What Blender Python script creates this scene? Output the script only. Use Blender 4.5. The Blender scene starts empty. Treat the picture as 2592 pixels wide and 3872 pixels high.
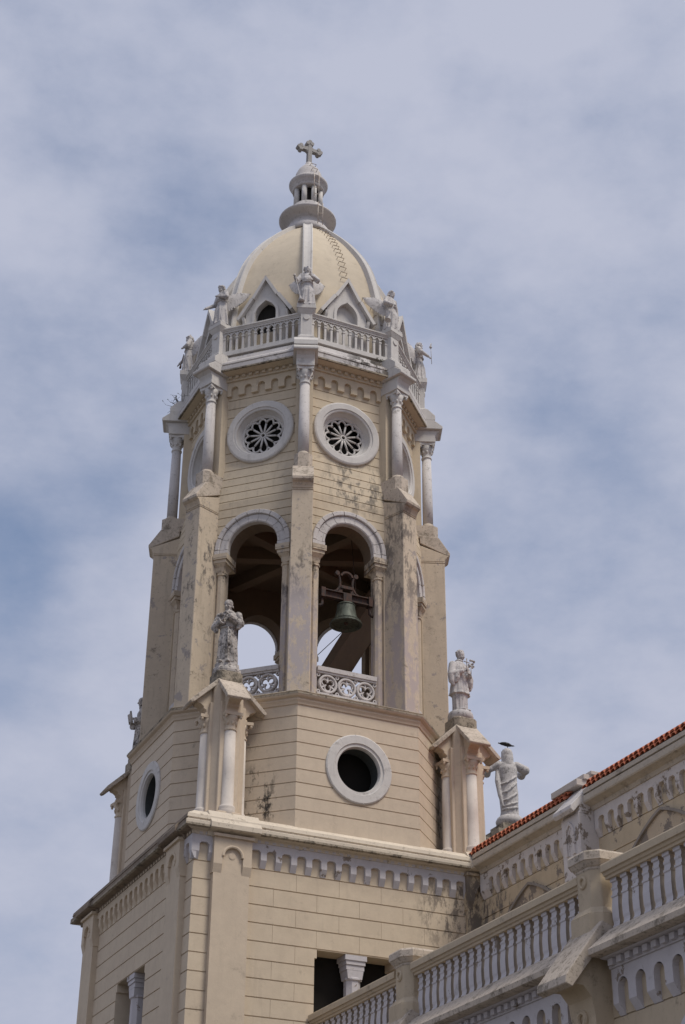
import bpy, bmesh, math, random
from math import sin, cos, pi, radians, sqrt, tan, atan2
from mathutils import Vector, Matrix, noise as mnoise
SC = bpy.context.scene
COL = SC.collection

# ------------------------------------------------------------ camera
cd = bpy.data.cameras.new("camera"); cam = bpy.data.objects.new("camera", cd); COL.objects.link(cam)
yaw, pit, rol = 1.138350, 0.529114, 0.0088205
f_ = Vector((cos(pit)*cos(yaw), cos(pit)*sin(yaw), sin(pit)))
r_ = Vector((sin(yaw), -cos(yaw), 0)); u_ = r_.cross(f_)
R_ = r_*cos(rol) + u_*sin(rol); U_ = u_*cos(rol) - r_*sin(rol)
m = Matrix((R_, U_, -f_)).transposed().to_4x4()
m.translation = (-13.34927, -31.37498, 1.61457)
cam.matrix_world = m
cd.sensor_fit = 'VERTICAL'; cd.sensor_height = 24.0; cd.lens = 6084.03*24.0/3872
cd.clip_start = 0.1; cd.clip_end = 3000
SC.camera = cam

SKY_HOLES = ((250, 1850, .19, .18), (60, 2000, .10, .08), (1980, 2050, .14, .15), (560, 820, .09, .10), (230, 420, .06, .12), (2050, 1450, .05, .09), (60, 2700, .16, .09), (2300, 2900, .24, .09), (100, 3700, .2, .08))
SUN_E, EXPO = 2.0, 0.42
# ------------------------------------------------------------ sky, sun, exposure
SUN_EL, SUN_AZ = radians(58), radians(-62)          # direction towards the sun, azimuth from +x
w = bpy.data.worlds.new("World"); SC.world = w; w.use_nodes = True
nt = w.node_tree; nt.nodes.clear()
def WN(t, **k):
    n = nt.nodes.new(t)
    for a, b in k.items(): setattr(n, a, b)
    return n
out = WN('ShaderNodeOutputWorld'); mix = WN('ShaderNodeMixShader')
b1 = WN('ShaderNodeBackground'); b2 = WN('ShaderNodeBackground')
sky = WN('ShaderNodeTexSky', sky_type='NISHITA', sun_disc=False)
sky.sun_elevation = SUN_EL; sky.sun_rotation = pi/2 - SUN_AZ
sky.dust_density = 1.5
b1.inputs[1].default_value = 0.095
nt.links.new(sky.outputs[0], b1.inputs[0])
tc = WN('ShaderNodeTexCoord')
mp = WN('ShaderNodeMapping'); mp.inputs['Scale'].default_value = (1.0, 1.0, 1.7); mp.inputs['Location'].default_value = (3.1, 0.6, 1.35)
nt.links.new(tc.outputs['Generated'], mp.inputs[0])
n1 = WN('ShaderNodeTexNoise'); n1.inputs['Scale'].default_value = 2.6; n1.inputs['Detail'].default_value = 7; n1.inputs['Roughness'].default_value = 0.52; n1.inputs['Distortion'].default_value = 0.25
n2 = WN('ShaderNodeTexNoise'); n2.inputs['Scale'].default_value = 8; n2.inputs['Detail'].default_value = 8; n2.inputs['Roughness'].default_value = 0.55
nt.links.new(mp.outputs[0], n1.inputs[0]); nt.links.new(mp.outputs[0], n2.inputs[0])
def opening(direction, width, amount):
    "a broad break in the cloud deck around one sky direction"
    d = Vector(direction).normalized()
    vd = WN('ShaderNodeVectorMath', operation='DISTANCE'); vd.inputs[1].default_value = d
    nt.links.new(tc.outputs['Generated'], vd.inputs[0])
    mr = WN('ShaderNodeMapRange', interpolation_type='SMOOTHSTEP')
    mr.inputs['From Min'].default_value = 0; mr.inputs['From Max'].default_value = width
    mr.inputs['To Min'].default_value = amount; mr.inputs['To Max'].default_value = 0
    nt.links.new(vd.outputs['Value'], mr.inputs[0])
    return mr.outputs[0]
def skydir(px, py):
    d = R_*((px-1296)/6084.03) + U_*(-(py-1936)/6084.03) + f_
    return d.normalized()
def MA(op, a, b):
    n = WN('ShaderNodeMath', operation=op)
    for i, v in enumerate((a, b)):
        if isinstance(v, (int, float)): n.inputs[i].default_value = v
        else: nt.links.new(v, n.inputs[i])
    return n.outputs[0]
s = MA('ADD', MA('MULTIPLY', n1.outputs[0], 0.65), 0.245)
holes = None
for (px, py, wd, am) in SKY_HOLES:
    o = opening(skydir(px, py), wd, am)
    holes = o if holes is None else MA('ADD', holes, o)
s = MA('SUBTRACT', s, holes)
s = MA('ADD', s, MA('MULTIPLY', MA('SUBTRACT', n2.outputs[0], 0.5), 0.42))
n3 = WN('ShaderNodeTexNoise'); n3.inputs['Scale'].default_value = 24; n3.inputs['Detail'].default_value = 6; n3.inputs['Roughness'].default_value = 0.6; nt.links.new(mp.outputs[0], n3.inputs[0])
s = MA('ADD', s, MA('MULTIPLY', MA('SUBTRACT', n3.outputs[0], 0.5), 0.14))
cov = WN('ShaderNodeMapRange', interpolation_type='SMOOTHSTEP')
cov.inputs['From Min'].default_value = 0.16; cov.inputs['From Max'].default_value = 0.56
cov.inputs['To Min'].default_value = 0.30; cov.inputs['To Max'].default_value = 1.0
nt.links.new(s, cov.inputs[0])
cr = WN('ShaderNodeValToRGB'); e = cr.color_ramp.elements
e[0].position = 0.22; e[0].color = (0.165, 0.215, 0.335, 1); e[1].position = 0.60; e[1].color = (0.372, 0.393, 0.482, 1)
nt.links.new(s, cr.inputs[0])
nt.links.new(cr.outputs[0], b2.inputs[0]); b2.inputs[1].default_value = 1.0
nt.links.new(cov.outputs[0], mix.inputs[0]); nt.links.new(b1.outputs[0], mix.inputs[1]); nt.links.new(b2.outputs[0], mix.inputs[2])
nt.links.new(mix.outputs[0], out.inputs[0])
sd = bpy.data.lights.new("sun", 'SUN'); sd.energy = SUN_E; sd.angle = radians(20); sd.color = (1.0, 0.93, 0.82)
so = bpy.data.objects.new("sun", sd); COL.objects.link(so)
dv = Vector((cos(SUN_EL)*cos(SUN_AZ), cos(SUN_EL)*sin(SUN_AZ), sin(SUN_EL)))
so.rotation_euler = dv.to_track_quat('Z', 'Y').to_euler(); so.location = dv*80
SC.view_settings.view_transform = 'Standard'; SC.view_settings.look = 'None'
SC.view_settings.exposure = EXPO; SC.view_settings.gamma = 1
SC.cycles.max_bounces = 6; SC.cycles.diffuse_bounces = 4

# ------------------------------------------------------------ materials
def nodes(name):
    mt = bpy.data.materials.new(name); mt.use_nodes = True
    t = mt.node_tree; t.nodes.clear()
    o = t.nodes.new('ShaderNodeOutputMaterial'); p = t.nodes.new('ShaderNodeBsdfPrincipled')
    t.links.new(p.outputs[0], o.inputs[0])
    return mt, t, p
class NT:
    def __init__(s, t):
        s.t = t; g = t.nodes.new('ShaderNodeNewGeometry'); s.pos = g.outputs['Position']; s.nrm = g.outputs['Normal']
    def mapv(s, scale, loc=(0, 0, 0)):
        n = s.t.nodes.new('ShaderNodeMapping'); n.inputs['Scale'].default_value = scale; n.inputs['Location'].default_value = loc
        s.t.links.new(s.pos, n.inputs[0]); return n.outputs[0]
    def noise(s, vec, scale, detail=6, rough=0.6, dist=0.0):
        n = s.t.nodes.new('ShaderNodeTexNoise'); n.inputs['Scale'].default_value = scale; n.inputs['Detail'].default_value = detail
        n.inputs['Roughness'].default_value = rough; n.inputs['Distortion'].default_value = dist
        s.t.links.new(vec, n.inputs[0]); return n.outputs[0]
    def rng(s, v, a, b, c=0, d=1):
        n = s.t.nodes.new('ShaderNodeMapRange'); n.interpolation_type = 'SMOOTHSTEP'
        for i, q in zip((1, 2, 3, 4), (a, b, c, d)): n.inputs[i].default_value = q
        s.t.links.new(v, n.inputs[0]); return n.outputs[0]
    def math(s, op, a, b):
        n = s.t.nodes.new('ShaderNodeMath'); n.operation = op
        for i, v in enumerate((a, b)):
            if isinstance(v, (int, float)): n.inputs[i].default_value = v
            else: s.t.links.new(v, n.inputs[i])
        return n.outputs[0]
    def mix(s, f, a, b):
        n = s.t.nodes.new('ShaderNodeMix'); n.data_type = 'RGBA'
        if isinstance(f, (int, float)): n.inputs[0].default_value = f
        else: s.t.links.new(f, n.inputs[0])
        for i, v in ((6, a), (7, b)):
            if isinstance(v, tuple): n.inputs[i].default_value = (*v, 1)
            else: s.t.links.new(v, n.inputs[i])
        return n.outputs[2]
    def blob(s, centre, radius):
        "1 near a place on the building, 0 beyond the radius (a stain with its own spot)"
        n = s.t.nodes.new('ShaderNodeVectorMath'); n.operation = 'DISTANCE'; n.inputs[1].default_value = centre
        s.t.links.new(s.pos, n.inputs[0])
        return s.rng(n.outputs['Value'], radius*0.35, radius, 1, 0)
def paint(name, base, tint, dirt=0.25, dirtcol=(0.10, 0.085, 0.07), streak=0.3, peel=0.0, peelcol=(0.24, 0.20, 0.17), blobs=(), rough=0.9, fine=0.25, bump=0.25, speck=0.0, dthr=0.56, sthr=0.57):
    mt, t, p = nodes(name); n = NT(t)
    v = n.pos
    big = n.noise(v, 0.9, 4, 0.6); mid = n.noise(v, 5.0, 7, 0.65, 0.3); fin = n.noise(v, 38, 4, 0.7)
    st = n.noise(n.mapv((5, 5, 0.55)), 1.3, 6, 0.65)
    c = n.mix(n.rng(big, 0.35, 0.65), base, tint)
    lift = n.mix(n.rng(mid, 0.3, 0.7), tuple(x*0.88 for x in base), tuple(min(1, x*1.05) for x in base))
    c = n.mix(0.45, c, lift)
    c = n.mix(n.math('MULTIPLY', n.rng(fin, 0.35, 0.75), fine*0.5), c, tuple(x*0.72 for x in base))
    if streak:
        c = n.mix(n.math('MULTIPLY', n.rng(st, 0.52, 0.78), streak), c, tuple(0.55*x+0.15*y for x, y in zip(base, dirtcol)))
    if peel:
        pm = n.noise(v, 2.6, 9, 0.70, 0.2)
        c = n.mix(n.rng(pm, 0.62-0.12*peel, 0.645-0.12*peel), c, peelcol)
    if dirt:
        dm = n.noise(v, 3.1, 9, 0.80, 0.15)
        c = n.mix(n.math('MULTIPLY', n.rng(dm, dthr, dthr+0.14), dirt), c, dirtcol)
    if speck:
        sm = n.noise(v, 16, 6, 0.75)
        c = n.mix(n.math('MULTIPLY', n.rng(sm, sthr, sthr+0.11), speck), c, dirtcol)
    vb = n.mapv((1.1, 1.1, 0.5)) if blobs else None
    for (cen, rad, colr, thr) in blobs:
        bm_ = n.math('MULTIPLY', n.blob(cen, rad), n.rng(n.noise(vb, 3.6, 9, 0.76, 0.15), thr, thr+0.10))
        c = n.mix(bm_, c, colr)
    t.links.new(c, p.inputs['Base Color']); p.inputs['Roughness'].default_value = rough
    p.inputs['Specular IOR Level'].default_value = 0.25
    if bump:
        b = t.nodes.new('ShaderNodeBump'); b.inputs['Strength'].default_value = bump; b.inputs['Distance'].default_value = 0.02
        t.links.new(n.math('ADD', n.math('MULTIPLY', mid, 0.7), n.math('MULTIPLY', fin, 0.3)), b.inputs['Height']); t.links.new(b.outputs[0], p.inputs['Normal'])
    return mt
GREY = (0.17, 0.15, 0.13); PATCH = (0.235, 0.195, 0.16); BLK = (0.05, 0.045, 0.04)
M = {}
corner_blobs = [((2.5, -3.3, 11.0), 1.5, PATCH, 0.47), ((2.75, -3.9, 10.8), 1.3, GREY, 0.50), ((2.6, -3.35, 11.2), 0.6, (0.16, 0.135, 0.11), 0.46),
                ((1.75, -3.3, 10.95), 0.5, PATCH, 0.52)]
M['cream'] = paint('cream limewash', (0.60, 0.503, 0.383), (0.55, 0.455, 0.35), dirt=0.26, streak=0.30, blobs=corner_blobs)
M['cream_drum'] = paint('cream limewash with black mould spots', (0.595, 0.50, 0.388), (0.545, 0.455, 0.355), dirt=0.20, streak=0.22,
    blobs=[((-2.0, -2.75, 13.2), 0.55, BLK, 0.50), ((-1.9, -2.85, 12.75), 0.5, BLK, 0.50), ((-2.0, -2.8, 14.2), 0.45, BLK, 0.55), ((3.1, -2.0, 13.2), 1.6, BLK, 0.50), ((-2.9, -1.9, 13.9), 0.6, GREY, 0.55)])
M['cream_up'] = paint('yellow cream limewash', (0.59, 0.50, 0.375), (0.54, 0.455, 0.345), dirt=0.42, streak=0.45,
    blobs=[((0.2, -2.75, 20.85), 1.1, (0.24, 0.21, 0.17), 0.47), ((0.3, -2.75, 20.75), .9, GREY, 0.54), ((-1.9, -1.9, 20.9), 0.6, PATCH, 0.58)])
M['pier'] = paint('weathered pier plaster', (0.575, 0.485, 0.375), (0.515, 0.435, 0.345), dirt=0.8, streak=0.7, peel=0.2, peelcol=(0.36, 0.315, 0.285), speck=0.45,
    blobs=[((1.2, -3.05, 18.8), 2.8, (0.25, 0.215, 0.18), 0.46), ((1.1, -3.0, 19.3), 1.5, (0.15, 0.13, 0.11), 0.55), ((-.85, -2.75, 17.6), 1.7, (0.11, 0.095, 0.08), 0.50), ((-2.9, -1.3, 18.5), 2.2, GREY, 0.53), ((-1.33, -3.2, 20.6), .5, GREY, 0.40),  ((-1.3, -3.2, 16.2), 2.3, (0.43, 0.385, 0.38), 0.43), ((1.2, -2.9, 16.2), 2.2, (0.43, 0.37, 0.35), 0.44), ((-1.2, -3.1, 20.85), 0.5, GREY, 0.45), ((1.3, -3.0, 20.9), 0.6, GREY, 0.46)])
M['white'] = paint('white paint', (0.60, 0.577, 0.553), (0.54, 0.517, 0.495), dirt=0.48, streak=0.5, speck=0.22)
M['white_worn'] = paint('worn white paint with lichen', (0.59, 0.56, 0.55), (0.47, 0.445, 0.43), dirt=0.85, streak=0.65, speck=0.7, dirtcol=(0.075, 0.065, 0.055), blobs=[((.6, -3.05, 24.05), 1.1, BLK, 0.44), ((1.3, -2.75, 24.2), .9, GREY, 0.40), ((1.15, -2.8, 24.9), .7, GREY, .44), ((-1.2, -2.8, 24.0), .8, GREY, .50)])
M['greyledge'] = paint('greyed cream ledge', (0.50, 0.445, 0.375), (0.41, 0.365, 0.305), dirt=0.6, streak=0.4, speck=0.4, dirtcol=(0.14, 0.12, 0.095), dthr=0.52)
M['brownledge'] = paint('brown mouldy ledge with painted shade', (0.27, 0.215, 0.165), (0.17, 0.135, 0.105), dirt=0.7, streak=0.4, speck=0.5, dirtcol=(0.06, 0.048, 0.038), dthr=0.50)  # brown is part mould stain, part west-side shade put into the colour
M['slab'] = paint('mottled pinkish slab', (0.55, 0.475, 0.395), (0.43, 0.37, 0.31), dirt=0.7, streak=0.3, speck=0.6, dirtcol=(0.12, 0.10, 0.075), dthr=0.50, sthr=.53)
M['cap'] = paint('mossy concrete capping', (0.40, 0.345, 0.27), (0.25, 0.215, 0.17), dirt=0.9, streak=0.4, speck=0.7, dthr=0.48, sthr=0.52, dirtcol=(0.075, 0.065, 0.05))
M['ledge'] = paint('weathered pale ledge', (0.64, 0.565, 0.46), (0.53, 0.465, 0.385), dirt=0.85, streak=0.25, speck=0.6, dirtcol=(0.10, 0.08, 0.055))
M['statue'] = paint('weathered white statue stone', (0.57, 0.545, 0.535), (0.43, 0.41, 0.405), sthr=0.53, dthr=0.54, dirt=0.75, streak=0.7, speck=0.65, dirtcol=(0.11, 0.10, 0.095), fine=0.5)
M['cross'] = paint('blackened stone', (0.40, 0.385, 0.37), (0.30, 0.285, 0.27), dirt=0.9, streak=0.5, speck=0.8, dirtcol=(0.06, 0.055, 0.05))
M['saint'] = paint('stained grey statue stone', (0.53, 0.495, 0.465), (0.34, 0.31, 0.29), sthr=0.49, dthr=0.50, dirt=0.95, streak=0.85, speck=0.85, dirtcol=(0.085, 0.075, 0.07), fine=0.5)
M['turret'] = paint('pinkish cream paint', (0.59, 0.492, 0.382), (0.54, 0.45, 0.352), dirt=0.28, streak=0.25, speck=0.1)
M['column'] = paint('pale column paint', (0.64, 0.585, 0.53), (0.58, 0.525, 0.475), dirt=0.35, streak=0.4, speck=0.12)
M['dome'] = paint('pale yellow dome paint', (0.585, 0.505, 0.39), (0.515, 0.445, 0.35), dirt=0.34, streak=0.36)
M['nave'] = paint('peeling cream plaster', (0.55, 0.45, 0.315), (0.48, 0.395, 0.285), dirt=0.45, streak=0.4, peel=0.35, peelcol=(0.245, 0.205, 0.17), blobs=corner_blobs)
M['nave_white'] = paint('flaking white paint', (0.62, 0.58, 0.565), (0.55, 0.515, 0.50), dirt=0.35, streak=0.3, peel=0.5, peelcol=(0.25, 0.21, 0.175), speck=0.15)
M['nave_peel'] = paint('patchy bare plaster', (0.50, 0.41, 0.30), (0.44, 0.36, 0.27), dirt=0.3, streak=0.2, peel=1.0, peelcol=(0.225, 0.19, 0.16))
M['lav'] = paint('bluish white paint', (0.565, 0.54, 0.555), (0.505, 0.48, 0.50), dirt=0.3, streak=0.2, peel=0.1, peelcol=(0.25, 0.21, 0.18))
M['aisle'] = paint('worn cream plaster', (0.52, 0.43, 0.31), (0.46, 0.38, 0.285), dirt=0.5, streak=0.45, speck=0.2)
M['pinkgrey'] = paint('bare pinkish render', (0.40, 0.335, 0.285), (0.34, 0.29, 0.25), dirt=0.35, streak=0.3)
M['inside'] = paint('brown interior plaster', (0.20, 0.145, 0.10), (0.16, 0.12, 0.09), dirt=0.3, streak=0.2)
M['tile'] = paint('terracotta roof tile', (0.50, 0.165, 0.088), (0.36, 0.115, 0.064), dirt=0.55, streak=0.1, speck=0.35, dirtcol=(0.06, 0.03, 0.025), rough=0.8)
M['dark'] = paint('painted dark of interiors', (0.02, 0.018, 0.016), (0.015, 0.013, 0.012), dirt=0, streak=0, bump=0)  # near-black colour paints the darkness seen through openings
M['balside'] = paint('grey-brown baluster flank', (0.30, 0.265, 0.235), (0.23, 0.205, 0.18), dirt=0.5, streak=0.4)  # darker and browner than the baluster fronts
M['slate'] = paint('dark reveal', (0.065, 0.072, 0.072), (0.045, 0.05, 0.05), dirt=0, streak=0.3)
M['asphalt'] = paint('paving', (0.13, 0.12, 0.105), (0.11, 0.10, 0.09), dirt=0.2, streak=0)
def metal(name, a, b, metallic, rough):
    mt, t, p = nodes(name); n = NT(t)
    c = n.mix(n.rng(n.noise(n.mapv((9, 9, 2.5)), 2.0, 7, 0.7), 0.42, 0.62), a, b)
    t.links.new(c, p.inputs['Base Color']); p.inputs['Metallic'].default_value = metallic; p.inputs['Roughness'].default_value = rough
    return mt
M['bronze'] = metal('green bronze', (0.085, 0.10, 0.08), (0.04, 0.045, 0.036), 0.35, 0.6)
M['rust'] = metal('rusty iron', (0.075, 0.038, 0.027), (0.03, 0.025, 0.025), 0.2, 0.8)
M['iron'] = metal('painted iron', (0.50, 0.45, 0.40), (0.28, 0.21, 0.16), 0.1, 0.6)
M['rung'] = metal('rusty rung iron', (0.24, 0.17, 0.11), (0.15, 0.10, 0.07), 0.2, 0.8)
M['feather'] = metal('black feathers', (0.012, 0.011, 0.012), (0.02, 0.018, 0.018), 0, 0.6)
M['beak'] = metal('grey beak and legs', (0.16, 0.15, 0.14), (0.10, 0.095, 0.09), 0, 0.6)
M['leaf'] = metal('weed leaves', (0.05, 0.07, 0.025), (0.09, 0.07, 0.03), 0, 0.7)
M['twig'] = metal('weed twigs', (0.07, 0.05, 0.035), (0.05, 0.04, 0.03), 0, 0.8)
M['sheet'] = paint('pale painted sheet', (0.55, 0.50, 0.46), (0.50, 0.455, 0.42), dirt=0.2, streak=0.2)
# ------------------------------------------------------------ mesh helpers; local axes: x right, o outward (= -y), z up
T8 = tan(pi/8); C8 = cos(pi/8)
class MB:
    def __init__(s): s.v = []; s.f = []; s.sm = []
    def P(s, x, o, z): s.v.append((x, -o, z)); return len(s.v)-1
    def face(s, ids, smooth=False): s.f.append(tuple(ids)); s.sm.append(smooth)
    def quad(s, a, b, c, d, smooth=False): s.face([s.P(*a), s.P(*b), s.P(*c), s.P(*d)], smooth)
    def loft(s, rings, closed=True, caps=True, smooth=False):
        R = [[s.P(*p) for p in r] for r in rings]; n = len(R[0])
        for a, b in zip(R, R[1:]):
            for i in range(n if closed else n-1):
                j = (i+1) % n; s.face([a[i], a[j], b[j], b[i]], smooth)
        if caps and closed:
            s.face(R[0][::-1]); s.face(R[-1])
        return s
    def box(s, x0, x1, o0, o1, z0, z1, top=None):
        t = top or (x0, x1, o0, o1)
        return s.loft([[(x0, o0, z0), (x1, o0, z0), (x1, o1, z0), (x0, o1, z0)], [(t[0], t[2], z1), (t[1], t[2], z1), (t[1], t[3], z1), (t[0], t[3], z1)]])
    def prism_xz(s, poly, o0, o1): return s.loft([[(x, o0, z) for x, z in poly], [(x, o1, z) for x, z in poly]])
    def prism_oz(s, poly, x0, x1): return s.loft([[(x0, o, z) for o, z in poly], [(x1, o, z) for o, z in poly]])
    def prism_xo(s, poly, z0, z1): return s.loft([[(x, o, z0) for x, o in poly], [(x, o, z1) for x, o in poly]])
    def lathe(s, prof, cx=0, co=0, n=20, smooth=True, a0=0.0, caps=True):
        return s.loft([[(cx+r*cos(a0+2*pi*i/n), co+r*sin(a0+2*pi*i/n), z) for i in range(n)] for r, z in prof], smooth=smooth, caps=caps)
    def tube(s, pts, rad, n=8, smooth=True, flat=1.0):
        pts = [Vector(p) for p in pts]; rads = rad if isinstance(rad, (list, tuple)) else [rad]*len(pts)
        rings = []; ref = None
        for i, p in enumerate(pts):
            d = (pts[min(i+1, len(pts)-1)]-pts[max(i-1, 0)]).normalized()
            if ref is None: ref = Vector((0, 0, 1)) if abs(d.z) < 0.9 else Vector((1, 0, 0))
            a = (ref-d*ref.dot(d)).normalized(); b = d.cross(a); ref = a
            rings.append([tuple(p+a*(rads[i]*cos(2*pi*k/n))+b*(rads[i]*flat*sin(2*pi*k/n))) for k in range(n)])
        return s.loft(rings, smooth=smooth)
    def ball(s, c, r, n=12, m_=8, rx=None, ro=None, rz=None):
        rx = rx or r; ro = ro or r; rz = rz or r
        rings = []
        for j in range(m_+1):
            t = -pi/2+pi*(j+0.02)/(m_+0.04); k = cos(t)
            rings.append([(c[0]+rx*k*cos(2*pi*i/n), c[1]+ro*k*sin(2*pi*i/n), c[2]+rz*sin(t)) for i in range(n)])
        return s.loft(rings, smooth=True)
    def arcband(s, cx, cz, prof, a0, a1, n=24, closed=False, foot=0.0):
        "prof: (radius, o) section swept about (cx, cz) in the x-z plane; foot adds straight stilts below"
        rings = []; N = n if closed else n+1
        if foot: rings.append([(cx+r*cos(a0), o, cz-foot) for r, o in prof])
        for i in range(N):
            a = a0+(a1-a0)*i/n
            rings.append([(cx+r*cos(a), o, cz+r*sin(a)) for r, o in prof])
        if foot: rings.append([(cx+r*cos(a1), o, cz-foot) for r, o in prof])
        if closed: rings.append(rings[0])
        return s.loft(rings, caps=not closed, smooth=False)
    def bar(s, p, q, wx, wo):
        "flat bar between two points of the x-z plane: p,q=(x,z); width wx in plane, o range wo"
        d = Vector((q[0]-p[0], q[1]-p[1])).normalized(); nx, nz = -d.y*wx/2, d.x*wx/2
        return s.prism_xz([(p[0]+nx, p[1]+nz), (q[0]+nx, q[1]+nz), (q[0]-nx, q[1]-nz), (p[0]-nx, p[1]-nz)], *wo)
    def polyband(s, pts, w, o0, o1):
        "mitred band along a polyline of the x-z plane"
        rings = []
        for i, p in enumerate(pts):
            a, b = pts[max(0, i-1)], pts[min(len(pts)-1, i+1)]
            d1 = Vector((p[0]-a[0], p[1]-a[1])); d2 = Vector((b[0]-p[0], b[1]-p[1]))
            if d1.length < 1e-9: d1 = d2
            if d2.length < 1e-9: d2 = d1
            d1.normalize(); d2.normalize(); n_ = Vector((-d1.y-d2.y, d1.x+d2.x)).normalized(); k = w/2/max(.35, n_.dot(Vector((-d1.y, d1.x))))
            q, r = (p[0]+n_.x*k, p[1]+n_.y*k), (p[0]-n_.x*k, p[1]-n_.y*k)
            rings.append([(q[0], o0, q[1]), (q[0], o1, q[1]), (r[0], o1, r[1]), (r[0], o0, r[1])])
        return s.loft(rings)
    def add(s, other, fn=lambda p: p):
        b = len(s.v); s.v += [fn(p) for p in other.v]; s.f += [tuple(i+b for i in f) for f in other.f]; s.sm += other.sm; return s
    def ring_oct(s, prof, k0=0, k1=8, caps=False):
        "moulding of (apothem, z) round the octagon; k counts faces from the south one"
        rings = []
        for k in range(k0, k1+1):
            a = radians(-22.5+45*k); rings.append([(ap/C8*sin(a), ap/C8*cos(a), z) for ap, z in prof])
        R = [[s.P(*p) for p in r] for r in rings]; n = len(prof)
        for a, b in zip(R, R[1:]):
            for i in range(n-1): s.face([a[i], b[i], b[i+1], a[i+1]])
        return s
    def ring_rect(s, prof, x0, x1, o0, o1):
        "moulding of (projection, z) round a rectangle"
        rings = [[(X+sx*p, O+so_*p, z) for p, z in prof] for X, O, sx, so_ in ((x0, o0, -1, -1), (x1, o0, 1, -1), (x1, o1, 1, 1), (x0, o1, -1, 1), (x0, o0, -1, -1))]
        R = [[s.P(*p) for p in r] for r in rings]; n = len(prof)
        for a, b in zip(R, R[1:]):
            for i in range(n-1): s.face([a[i], b[i], b[i+1], a[i+1]])
        return s
    def wall(s, courses, depth, ul, ur, hole=None, cx=0.0, joints=None, groove=0.022, gd=0.02, hz=()):
        """coursed wall face with real joint grooves. courses: groove heights bottom..top; depth(z) outward; ul/ur(o) side limits;
        hole(z) -> half width of the opening about cx or 0; joints(i) -> x of the upright joints in course i"""
        def row(za, oa, zb, ob, jo=()):
            wa, wb = (hole(za), hole(zb)) if hole else (0, 0)
            if hole and wa <= 0 and wb > 0: wa = 1e-4
            if hole and wb <= 0 and wa > 0: wb = 1e-4
            spans = [(ul(oa), ul(ob), cx-wa, cx-wb), (cx+wa, cx+wb, ur(oa), ur(ob))] if (wa > 0 or wb > 0) else [(ul(oa), ul(ob), ur(oa), ur(ob))]
            for la, lb, ra, rb in spans:
                cuts = [j for j in sorted(jo) if max(la, lb)+0.03 < j < min(ra, rb)-0.03]
                A, B = la, lb; JW = .003
                for j in cuts+[None]:
                    ea, eb = (j-JW, j-JW) if j is not None else (ra, rb)
                    if ea > A or eb > B: s.quad((A, oa, za), (ea, oa, za), (eb, ob, zb), (B, ob, zb))
                    if j is not None:
                        d = 0.008
                        s.quad((j-JW, oa, za), (j-JW, oa-d, za), (j-JW, ob-d, zb), (j-JW, ob, zb))
                        s.quad((j-JW, oa-d, za), (j+JW, oa-d, za), (j+JW, ob-d, zb), (j-JW, ob-d, zb))
                        s.quad((j+JW, oa-d, za), (j+JW, oa, za), (j+JW, ob, zb), (j+JW, ob-d, zb))
                        A = B = j+JW
        g = groove/2
        for i, (a, b) in enumerate(zip(courses, courses[1:])):
            jo = joints(i) if joints else ()
            zs = sorted(set([a+g, b-g]+[h for h in hz if a+g < h < b-g]+([a+g+(b-a-2*g)*q/6 for q in range(1, 6)] if hole else [])))
            for za, zb in zip(zs, zs[1:]): row(za, depth(za), zb, depth(zb), jo)
            if i < len(courses)-2:
                row(b-g, depth(b-g), b-g+0.0005, depth(b)-gd); row(b-g+0.0005, depth(b)-gd, b+g-0.0005, depth(b)-gd); row(b+g-0.0005, depth(b)-gd, b+g, depth(b+g))
        return s
    def mesh(s, name, smooth_angle=None):
        me = bpy.data.meshes.new(name); me.from_pydata(s.v, [], s.f); 
        bm = bmesh.new(); bm.from_mesh(me)
        bmesh.ops.recalc_face_normals(bm, faces=bm.faces); bm.to_mesh(me); bm.free()
        for i, p in enumerate(me.polygons): p.use_smooth = s.sm[i]
        return me
def put(name, mb, mat, parent=None, rot=0.0, loc=(0, 0, 0), bevel=0.0):
    me = mb.mesh(name) if isinstance(mb, MB) else mb
    if mat and not me.materials: me.materials.append(M[mat])
    o = bpy.data.objects.new(name, me); COL.objects.link(o)
    o.rotation_euler = (0, 0, radians(rot)); o.location = loc
    if parent: o.parent = parent
    if bevel:
        b = o.modifiers.new('edge', 'BEVEL'); b.width = bevel; b.segments = 1; b.limit_method = 'ANGLE'; b.angle_limit = radians(40)
    return o
def tag(o, label=None, cat=None, group=None, kind=None):
    for k, v in (('label', label), ('category', cat), ('group', group), ('kind', kind)):
        if v: o[k] = v
    return o
def empty(name, loc=(0, 0, 0), rot=0.0):
    o = bpy.data.objects.new(name, None); COL.objects.link(o); o.location = loc; o.rotation_euler = (0, 0, radians(rot)); o.empty_display_size = 0.3
    return o
def clone(o, parent, rot=None, loc=None):
    "the object again with its sub-parts (mesh data shared)"
    c = o.copy(); COL.objects.link(c); c.parent = parent
    if rot is not None: c.rotation_euler = (0, 0, radians(rot))
    if loc is not None: c.location = loc
    for ch in list(o.children):
        if ch.name in COL.objects: clone(ch, c)
    return c
FACE = lambda k: 45.0*k            # rotation of an octagon face, 0 = south
VERT = lambda k: -22.5+45.0*k      # rotation of an octagon corner, 0 = the one towards the viewer
def arc(cx, cz, r, a0, a1, n): return [(cx+r*cos(radians(a0+(a1-a0)*i/n)), cz+r*sin(radians(a0+(a1-a0)*i/n))) for i in range(n+1)]
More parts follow.
